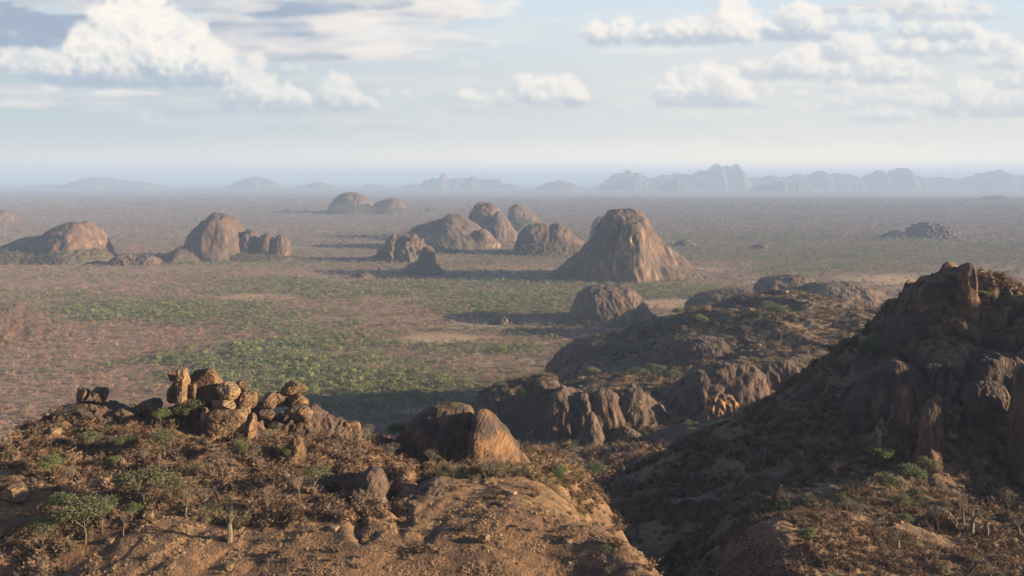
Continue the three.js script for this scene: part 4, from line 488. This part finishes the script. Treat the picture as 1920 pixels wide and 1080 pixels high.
// leafy trees
const TREES = [
  ['green', 268, 962, 78, 'tallest spreading green tree in the middle of the left hill\'s grove', 'olive', 1.2], ['green', 232, 955, 64, 'green tree leaning left beside the tallest spreading one', 'olive'], ['green', 322, 948, 52, 'smaller olive tree right of the tallest spreading one', 'olive'], ['green', 116, 985, 56, 'flat-crowned bright green tree low on the left hill', 'green', 1.1], ['green', 192, 1000, 64, 'bright green tree just right of the flat-crowned one', 'green'], ['green', 160, 1020, 78, 'bushy olive tree in front of the bright green pair', 'olive', 1.3], ['green', 80, 1040, 62, 'dull olive tree at the bottom left corner of the grove', 'olive'],
  ['green', 95, 905, 44, 'lime flat-topped tree on the left flank under the brow', 'lime', 1.2], ['green', 232, 862, 42, 'round dark green tree below the ledge block', 'green'], ['green', 164, 862, 46, 'thin olive tree under the long dark ledge', 'olive'], ['green', 302, 808, 38, 'light green tree against the dark block of the outcrop', 'lime'], ['green', 366, 808, 60, 'tall olive bushy tree in front of the dark dome boulder', 'olive', 1.2], ['green', 345, 805, 44, 'narrow olive tree beside the tall bushy one', 'olive', 0.8], ['green', 310, 862, 50, 'ragged olive tree in the scrub below the outcrop', 'olive'], ['green', 450, 868, 42, 'pale olive tree right of the outcrop foot', 'olive'], ['green', 540, 870, 32, 'bright little tree at the standing slab', 'lime'], ['green', 590, 930, 50, 'wide olive tree right of the standing slab', 'olive', 1.3], ['green', 212, 885, 28, 'small yellow-green tree in the scrub', 'lime'], ['green', 246, 985, 40, 'young green tree under the leaning one', 'green'],
  ['green', 742, 840, 44, 'round golden-green tree in the saddle left of the cracked dome', 'lime', 1.1], ['green', 1052, 905, 32, 'bright green tree beside the spur', 'lime'], ['green', 1120, 905, 34, 'wide green tree in the valley behind the spur', 'green', 1.3], ['green', 1176, 884, 20, 'small bright tree deeper in the valley', 'lime'], ['green', 1050, 915, 26, 'low green tree right against the spur', 'green'],
  ['green', 1633, 690, 50, 'lone tall green tree on the dark slope under the summit', 'green', 0.9], ['green', 1676, 708, 34, 'thin grey-green tree right of the lone tall one', 'olive', 0.8], ['green', 1602, 786, 36, 'round dark green tree halfway up the right hill', 'green', 1.2], ['green', 1575, 800, 30, 'dull olive tree left of the round dark one', 'olive'], ['green', 1452, 872, 18, 'bright yellow-green bushy tree by the low slab edge', 'lime', 1.4], ['green', 1654, 882, 44, 'yellow-green tree under the slanting fin', 'lime', 1.2], ['green', 1672, 952, 62, 'tall olive tree in the right hill\'s grove', 'olive'], ['green', 1712, 930, 54, 'dark green tree in the grove under the leaning fin', 'green'], ['green', 1740, 912, 48, 'pale olive tree right in the grove', 'olive'], ['green', 1690, 972, 40, 'front olive tree of the right hill\'s grove', 'olive'], ['green', 1576, 968, 38, 'small green tree alone in the right hill\'s scrub', 'green', 0.9], ['green', 1515, 1030, 34, 'lime tree low on the right hill', 'lime'], ['green', 1610, 925, 34, 'olive tree between the lone small tree and the grove', 'olive'], ['green', 1845, 566, 18, 'sunlit bush-like tree behind the horn', 'lime', 1.5], ['green', 1700, 1000, 34, 'low olive tree at the grove\'s lower edge', 'olive'],
  ['green', 1315, 622, 30, 'golden-green tree on the ridge\'s left brow', 'lime'], ['green', 1272, 600, 20, 'olive tree on the skyline of the wooded ridge', 'olive', 1.3], ['green', 1296, 598, 22, 'second olive tree on the skyline of the ridge', 'olive', 1.3], ['green', 1410, 622, 36, 'tall bright green tree on the ridge', 'green', 0.9], ['green', 1390, 620, 28, 'shorter green tree beside the tall one on the ridge', 'green'], ['green', 1455, 606, 32, 'wide dark green tree near the ridge top', 'green', 1.6], ['green', 1412, 690, 18, 'small lime tree above the brown ledge', 'lime', 1.2], ['green', 1490, 620, 22, 'dull green tree right of the wide dark one', 'olive'], ['green', 1112, 712, 22, 'bright green tree in the hollow behind the crags', 'lime', 1.4], ['green', 1230, 712, 26, 'dark green tree in the hollow behind the crags', 'green', 1.6], ['green', 1195, 716, 24, 'second dark green tree in the hollow', 'green', 1.5], ['green', 1260, 720, 22, 'third dark green tree at the hollow\'s right end', 'green', 1.5], ['green', 1222, 770, 16, 'small tree on the crags\' right crest', 'olive', 1.2], ['green', 1550, 668, 20, 'tan flat tree by the dark hill\'s left skyline', 'olive', 1.2], ['green', 1440, 590, 22, 'green bushy tree on the upper ridge', 'green', 1.4], ['green', 1465, 600, 24, 'green tree at the right of the upper ridge clump', 'green', 1.3],
  ['bare', 416, 905, 50, 'pale leafless tree in the middle of the left hill\'s scrub', '', 1], ['bare', 350, 960, 40, 'twisted white leafless tree in front of the smaller olive tree', '', 1.1], ['bare', 384, 958, 36, 'grey leafless tree right of the twisted white one', '', 1.2], ['bare', 270, 878, 36, 'bleached forked snag above the grove', ''], ['bare', 500, 842, 34, 'white leafless tree by the outcrop\'s right foot', ''], ['bare', 524, 826, 32, 'grey leafless tree under the right end stack', ''], ['bare', 476, 878, 34, 'leafless tree left of the standing slab', ''], ['bare', 175, 962, 50, 'wide leafless tree behind the bright green pair', '', 1.4], ['bare', 135, 910, 32, 'small leafless tree near the lime flat-topped one', ''], ['bare', 232, 1005, 42, 'leafless tree right of the bright green pair', ''], ['bare', 560, 935, 40, 'broad leafless tree below the standing slab', '', 1.4], ['bare', 500, 960, 42, 'broad grey leafless tree at the scrub\'s lower edge', '', 1.4],
  ['bare', 675, 852, 44, 'fan-shaped leafless tree on the saddle', '', 1.2], ['bare', 695, 850, 36, 'second fan-shaped leafless tree on the saddle', '', 1.2], ['bare', 688, 830, 28, 'leafless tree against the plain behind the saddle', '', 1.5], ['bare', 780, 860, 34, 'leafless tree at the cracked dome\'s left foot', ''], ['bare', 812, 885, 36, 'leafless tree below the cracked dome\'s shaded side', ''], ['bare', 730, 870, 34, 'dim leafless tree between saddle and gully', '', 1.3], ['bare', 850, 905, 32, 'leafless tree at the cracked dome\'s foot', '', 1.2], ['bare', 910, 908, 34, 'leafless tree in front of the lit face of the dome', '', 1.2], ['bare', 640, 780, 34, 'grey leafless tree on the skyline right of the outcrop', '', 1.5], ['bare', 250, 742, 26, 'flat grey leafless tree on the skyline left of the outcrop', '', 2.0], ['bare', 290, 738, 28, 'taller flat leafless tree on the skyline beside the outcrop', '', 1.6],
  ['bare', 1893, 972, 52, 'slender pale leafless tree near the right edge', '', 0.8], ['bare', 1760, 1000, 44, 'pale leafless tree right of the half-buried boulder', ''], ['bare', 1800, 965, 40, 'leafless tree above the baobab group', ''], ['bare', 1610, 990, 42, 'forked leafless tree in the right hill\'s scrub', ''], ['bare', 1565, 905, 36, 'grey leafless tree on the right hill\'s left slope', '', 1.2], ['bare', 1540, 860, 34, 'leafless tree under the dark cliff\'s left end', '', 1.2], ['bare', 1750, 722, 36, 'twiggy grey tree on the dark cliff face', '', 1.2], ['bare', 1590, 975, 36, 'leafless tree left of the forked one', ''], ['bare', 1650, 1010, 34, 'leafless tree below the right grove', ''], ['bare', 1480, 960, 34, 'leafless tree on the lower left of the right hill', '', 1.3], ['bare', 1515, 910, 34, 'leafless tree above the lower left scrub', '', 1.3], ['bare', 1840, 900, 36, 'leafless tree under the blocky ledge', ''],
  ['bare', 1465, 640, 28, 'pale leafless tree on the ridge below the green clump', ''], ['bare', 1430, 650, 28, 'leafless tree left of the pale one on the ridge', ''], ['bare', 1500, 645, 26, 'leafless tree right of the pale one on the ridge', ''], ['bare', 1400, 640, 26, 'leafless tree under the tall bright green one', ''],
  ['baobab', 430, 1015, 58, 'white baobab alone on the open slab of the left hill', ''], ['baobab', 1822, 1006, 52, 'stout dark baobab right among the scrub of the right hill', '', 1.1], ['baobab', 1850, 1008, 44, 'leaning baobab just right of the stout dark one', ''], ['baobab', 1772, 950, 36, 'slim white baobab above the stout one', '', 0.8], ['baobab', 1686, 1032, 34, 'short pale baobab low on the right hill', ''], ['baobab', 1806, 985, 40, 'thin baobab left of the stout dark one', '', 0.7], ['baobab', 348, 970, 30, 'stubby white baobab below the twisted tree', ''], ['baobab', 1910, 1010, 34, 'baobab at the right edge under the slender tree', '']];
for (const t of TREES) tree(...t);

// ---------------------------------------------------------------- scrub, tufts and the woodland of the plain (nobody could count these)
function twigShrub(seed, n, up) { const r = rng(seed), out = []; for (let i = 0; i < n; i++) { const a = r() * 6.283, e = 0.25 + r() * 1.25, l = 0.35 + r() * 0.6, d = new THREE.Vector3(Math.cos(a) * Math.cos(e), Math.sin(e) * up, Math.sin(a) * Math.cos(e)), p = new THREE.Vector3((r() - 0.5) * 0.3, 0, (r() - 0.5) * 0.3), q = p.clone().addScaledVector(d, l), s = new THREE.Vector3(-Math.sin(a), (r() - 0.5), Math.cos(a)).multiplyScalar(0.018 + r() * 0.02); out.push(p.x - s.x, p.y, p.z - s.z, p.x + s.x, p.y, p.z + s.z, q.x, q.y, q.z); for (let k = 0; k < 2; k++) { const m = p.clone().lerp(q, 0.5 + r() * 0.5), t = m.clone().add(new THREE.Vector3(r() - 0.5, r() * 0.5, r() - 0.5).multiplyScalar(0.42)), w = 0.03; out.push(m.x, m.y - w, m.z, m.x + w, m.y + w, m.z, t.x, t.y, t.z); } } return soup(out); }
function leafBush(seed, n, size, flat = 0.8, lift = 0.5) { const r = rng(seed), lobes = Array.from({ length: 5 }, () => [(r() - 0.5) * 0.7, lift + (r() - 0.4) * 0.45 * flat, (r() - 0.5) * 0.7, 0.2 + r() * 0.2]), out = []; for (let i = 0; i < n; i++) { const c = lobes[i % 5], v = new THREE.Vector3(r() - 0.5, (r() - 0.5) * flat, r() - 0.5).normalize().multiplyScalar(c[3] * (0.6 + 0.5 * r())), x = v.x + c[0], y = Math.max(0.02, v.y + c[1]), z = v.z + c[2], q = () => (r() - 0.5) * size * 2; out.push(x + q(), y + q(), z + q(), x + q(), y + q(), z + q(), x + q(), y + q(), z + q()); } return soup(out); }
function stuff(name, label, category, geo, mat, list) { // list of [x, y, z, width, height, r, g, b]
  const m = new THREE.InstancedMesh(geo, mat, list.length), M = new THREE.Matrix4(), Q = new THREE.Quaternion(), U = new THREE.Vector3(0, 1, 0), c = new THREE.Color(), r = rng(list.length + 5);
  list.forEach((p, i) => { M.compose(new THREE.Vector3(p[0], p[1], p[2]), Q.setFromAxisAngle(U, r() * 6.283), new THREE.Vector3(p[3], p[4], p[3])); m.setMatrixAt(i, M); m.setColorAt(i, c.setRGB(p[5], p[6], p[7])); });
  m.name = numbered(name); m.castShadow = m.receiveShadow = true; m.frustumCulled = false; scene.add(m); return tag(m, label, category, null, 'stuff');
}
const WHITE_LEAF = new THREE.MeshPhysicalMaterial({ color: 0xffffff, roughness: 0.95, side: THREE.DoubleSide, transmission: 0.25, thickness: 0 }), WHITE_TWIG = new THREE.MeshStandardMaterial({ color: 0xffffff, roughness: 1, side: THREE.DoubleSide });
const shade = (c, r, k = 0.35) => { const f = 1 + (r() - 0.5) * 2 * k; return [c[0] * f, c[1] * f, c[2] * f]; };
const TWIG_COL = [[0.18, 0.12, 0.09], [0.15, 0.108, 0.085], [0.21, 0.135, 0.092], [0.11, 0.072, 0.054]], LEAF_COL = [[0.10, 0.105, 0.04], [0.075, 0.09, 0.03], [0.135, 0.125, 0.05], [0.155, 0.12, 0.06]];
function slopeOf(fn, x, z) { const e = 1.2; return 1 / Math.hypot((fn(x + e, z) - fn(x - e, z)) / (2 * e), 1, (fn(x, z + e) - fn(x, z - e)) / (2 * e)); }
function scatter(seed, n, fn, xr, zr, want, size) { const r = rng(seed), twig = [], leaf = []; for (let i = 0; i < n; i++) { const x = mix(xr[0], xr[1], r()), z = mix(zr[0], zr[1], r()), px = 960 + x * F / -z; if (px < -140 || px > 2060) continue; const k = want(x, z, r); if (k <= 0 || r() > k) continue; const y = fn(x, z); if (hillTop(x, z)[0] > y + 0.3) continue; const s = size * (0.45 + r() * r() * 1.25), g = fbm(x * 0.03, z * 0.03, seed, 3) + (r() - 0.5) * 0.5; if (g > 0.27) leaf.push([x, y - 0.05 * s, z, s * 1.1, s * (0.8 + r() * 0.5), ...shade(LEAF_COL[Math.floor(r() * 4)], r)]); else twig.push([x, y - 0.05 * s, z, s * (0.9 + r() * 0.5), s * (0.8 + r() * 0.5), ...shade(TWIG_COL[Math.floor(r() * 4)], r)]); } return { twig, leaf }; }
function scatterOnRocks(from, to, perArea, size) { // plants rooted on ledges, tops and screes of the rock masses
  const twig = [], leaf = [], A = new THREE.Vector3(), B = new THREE.Vector3(), C = new THREE.Vector3(), N = new THREE.Vector3();
  for (const { g, d, veg, seed } of MASSES) {
    if (d < from || d >= to) continue; const r = rng(seed * 7 + 3), p = g.attributes.position, ix = g.index.array;
    for (let k = 0; k < ix.length; k += 3) {
      A.fromBufferAttribute(p, ix[k]); B.fromBufferAttribute(p, ix[k + 1]).sub(A); C.fromBufferAttribute(p, ix[k + 2]).sub(A); N.crossVectors(B, C); const area = N.length() / 2; if (area < 1e-6) continue; const up = Math.abs(N.y) / area / 2;
      let n = area * perArea * smooth(0.45 - veg * 0.2, 0.8, up) * (0.12 + veg) * smooth(-0.15, 0.25, fbm(A.x * 5 / size / 12, A.z * 5 / size / 12, seed, 3) + veg * 0.15);
      for (n += r(); n >= 1; n--) { let u = r(), v = r(); if (u + v > 1) { u = 1 - u; v = 1 - v; } const x = A.x + B.x * u + C.x * v, y = A.y + B.y * u + C.y * v, z = A.z + B.z * u + C.z * v; if (y < hillTop(x, z)[0] || y < -1) continue; const s = size * (0.5 + r() * 0.8);
        if (r() < 0.42) leaf.push([x, y - 0.1 * s, z, s * 1.15, s, ...shade(LEAF_COL[Math.floor(r() * 4)], r)]); else twig.push([x, y - 0.1 * s, z, s * 1.1, s * 0.9, ...shade(TWIG_COL[Math.floor(r() * 4)], r)]); }
    }
  }
  return { twig, leaf };
}
const STONE = (() => { let g = new THREE.IcosahedronGeometry(0.5, 2); g.deleteAttribute('uv'); g.deleteAttribute('normal'); g = mergeVertices(g, 1e-4); const p = g.attributes.position; for (let i = 0; i < p.count; i++) { const v = new THREE.Vector3().fromBufferAttribute(p, i), n = 1 + noise(v.x * 3.1 + 4, v.y * 3.1, v.z * 3.1) * 0.5; p.setXYZ(i, clamp(v.x * n * 1.2, -0.5, 0.42), clamp(v.y * n, -0.4, 0.33), clamp(v.z * n, -0.4, 0.45)); } g = g.toNonIndexed(); g.computeVertexNormals(); return g; })();
const STONE_MAT = new THREE.MeshStandardMaterial({ color: 0xffffff, roughness: 0.95 });
function stones(seed, n, fn, xr, zr, size, max) { const r = rng(seed), out = []; for (let i = 0; i < n; i++) { const x = mix(xr[0], xr[1], r()), z = mix(zr[0], zr[1], r()), px = 960 + x * F / -z; if (px < -60 || px > 1980) continue; if (fbm(x * 3 / size / 10, z * 3 / size / 10, seed, 3) < 0.02 + r() * 0.25) continue; const y = fn(x, z); if (hillTop(x, z)[0] > y + 0.3) continue; const s = size * (0.3 + Math.pow(r(), 9) * max); out.push([x, y - 0.08 * s, z, s * 1.3, s, ...shade(mix3([0.10, 0.066, 0.046], [0.21, 0.14, 0.09], r()), r, 0.35)]); } return out; }
const SHRUB = twigShrub(11, 90, 1), BUSH = leafBush(12, 260, 0.06), TUSSOCK = leafBush(13, 40, 0.2, 0.5, 0.25);
{
  const a = scatter(201, 34000, leftY, [-175, 60], [-400, -165], (x, z) => (1 - 0.96 * slab(x, z)) * smooth(0.45, 0.7, slopeOf(leftY, x, z)) * smooth(-0.3, 0.15, fbm(x * 0.06, z * 0.06, 71, 3) + 0.06), 2.1);
  stuff('dry_scrub', 'leafless grey-brown scrub covering the left foreground hill', 'scrub', SHRUB, WHITE_TWIG, a.twig); stuff('green_scrub', 'olive leafy bushes scattered over the left foreground hill', 'scrub', BUSH, WHITE_LEAF, a.leaf);
  const b = scatter(202, 34000, rightY, [20, 232], [-480, -215], (x, z) => smooth(252, 244, rightBase(x, z) - smooth(182, 190, x) * 12) * smooth(0.5, 0.75, slopeOf(rightY, x, z)) * smooth(-0.28, 0.15, fbm(x * 0.05, z * 0.05, 72, 3)) * 0.9, 2.1);
  stuff('dry_scrub', 'leafless grey scrub covering the dark right hill', 'scrub', SHRUB, WHITE_TWIG, b.twig.map((p) => [...p.slice(0, 5), p[5], p[6], p[7]])); stuff('green_scrub', 'olive leafy bushes scattered over the dark right hill', 'scrub', BUSH, WHITE_LEAF, b.leaf);
  const c = scatter(203, 42000, midY, [-200, 720], [-1380, -330], (x, z) => smooth(0.6, 0.85, slopeOf(midY, x, z)) * smooth(-0.25, 0.15, fbm(x * 0.02, z * 0.02, 73, 3)) * (0.6 + 0.4 * smooth(-900, -500, z)), 4.4);
  stuff('dry_scrub', 'dry leafless brush on the wooded ridge and valley', 'scrub', SHRUB, WHITE_TWIG, c.twig); stuff('green_scrub', 'dark green thickets on the wooded ridge and valley', 'scrub', BUSH, WHITE_LEAF, c.leaf.map((p) => [...p.slice(0, 5), p[5] * 0.8, p[6] * 1.1, p[7] * 0.8]));
  const r = rng(204), tufts = []; for (let i = 0; i < 260000; i++) { const x = mix(-140, 50, r()), z = mix(-265, -185, r()), s = slab(x, z); if (s < 0.3) continue; const n = fbm(x * 0.09, z * 0.09, 31, 4); if (n + fbm(x * 0.3, z * 0.3, 3, 2) * 0.9 < 0.13 || r() > 0.9) continue; const w = 0.22 + r() * r() * 0.6; tufts.push([x, leftY(x, z) - 0.03, z, w, w * 0.9, ...shade([0.37, 0.25, 0.155], r, 0.45)]); }
  for (let i = 0; i < 70000; i++) { const x = mix(50, 200, r()), z = mix(-330, -215, r()); if (fbm(x * 0.05, z * 0.05, 45, 3) + fbm(x * 0.25, z * 0.25, 3, 2) * 0.4 < 0.02 || r() > 0.6) continue; const y = rightY(x, z); if (y > 203) continue; const w = 0.35 + r() * 0.5; tufts.push([x, y - 0.03, z, w, w * 0.9, ...shade([0.37, 0.25, 0.155], r, 0.4)]); }
  stuff('loose_stones', 'loose angular rocks strewn over the hills and the valley', 'stones', STONE, STONE_MAT, [...stones(401, 8000, leftY, [-170, 55], [-290, -170], 0.7, 2.6), ...stones(402, 9000, rightY, [25, 220], [-450, -220], 1.0, 3.5), ...stones(403, 9000, midY, [-100, 500], [-1200, -340], 2.2, 3.5)]);
  stuff('grass_tufts', 'pale tussock clumps crusting the bare slabs of the foreground hills', 'grass', TUSSOCK, WHITE_LEAF, tufts);
}
{
  const r = rng(301), bare = [], green = [];
  for (const [d0, d1, sp] of [[1000, 2600, 6.2], [2600, 4600, 9.5], [4600, 9000, 17], [9000, 15000, 34]]) for (let d = d0; d < d1; d += sp) { const half = d * 0.56 + 60; for (let x = -half; x < half; x += sp) {
    const X = x + (r() - 0.5) * sp * 1.3, D = d + (r() - 0.5) * sp * 1.3, n = fbm(X * 0.0011, -D * 0.0016, 61, 3), m = fbm(X * 0.006, -D * 0.009, 63, 3), wob = m * 1.3 + n * 1.1, drain = smooth(0.9, 0.975, 1 - Math.abs(noise(X * 0.0011 + fbm(X * 0.004, D * 0.004, 91, 2) * 0.25, D * 0.0013, 93)) * 2), g = clamp(Math.max(patches(GREEN, X, D, wob), drain * 0.45)), b = patches(BARE, X, D, wob * 0.7);
    if (r() < b * 0.95 || r() > 0.58 + m * 0.8 + g * 0.35 + fbm(X * 0.02, D * 0.025, 66, 2) * 1.1) continue; if (X > -260 && D < 1480 && midY(X, -D) > 1) continue;
    const s = Math.max(sp * 0.55, 4.2) * (0.4 + Math.pow(r(), 3) * 1.5 + r() * 0.4) * (1 + g * 0.15), isGreen = r() < 0.11 + g * 0.8 + smooth(0.1, 0.35, m) * 0.2;
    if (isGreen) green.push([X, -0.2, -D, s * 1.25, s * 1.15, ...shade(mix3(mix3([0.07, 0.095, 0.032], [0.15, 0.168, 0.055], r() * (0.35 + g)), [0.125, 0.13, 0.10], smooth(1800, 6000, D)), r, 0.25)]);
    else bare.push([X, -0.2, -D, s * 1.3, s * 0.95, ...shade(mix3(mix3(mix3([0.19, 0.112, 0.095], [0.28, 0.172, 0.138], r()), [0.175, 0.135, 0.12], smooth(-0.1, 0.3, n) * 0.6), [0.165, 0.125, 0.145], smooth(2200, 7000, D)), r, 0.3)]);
  } }
  const k = scatterOnRocks(1500, 12000, 0.02, 6), n = scatterOnRocks(0, 500, 0.35, 1.8), m = scatterOnRocks(500, 1500, 0.06, 4);
  stuff('rock_scrub', 'dry scrub rooted on the near spur, domes and rock tops', 'scrub', SHRUB, WHITE_TWIG, [...n.twig, ...m.twig]); stuff('rock_bushes', 'olive bushes rooted on the near rocks and the crags', 'scrub', BUSH, WHITE_LEAF, [...n.leaf, ...m.leaf]);
  bare.push(...k.twig); green.push(...k.leaf);
  const CROWN = leafBush(21, 90, 0.13, 0.8, 0.62), HAZE_CROWN = leafBush(22, 70, 0.11, 0.85, 0.55);
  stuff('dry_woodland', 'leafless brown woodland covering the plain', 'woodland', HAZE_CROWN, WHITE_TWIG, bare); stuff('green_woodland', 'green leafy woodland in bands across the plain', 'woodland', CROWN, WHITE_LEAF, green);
  console.log('plain trees', bare.length, green.length);
}

// ---------------------------------------------------------------- draw
const renderer = new THREE.WebGLRenderer({ antialias: true });
renderer.setSize(1024, 576); renderer.toneMapping = THREE.LinearToneMapping; renderer.toneMappingExposure = EXPOSURE; renderer.shadowMap.enabled = true;
camera.updateProjectionMatrix();
renderer.render(scene, camera);
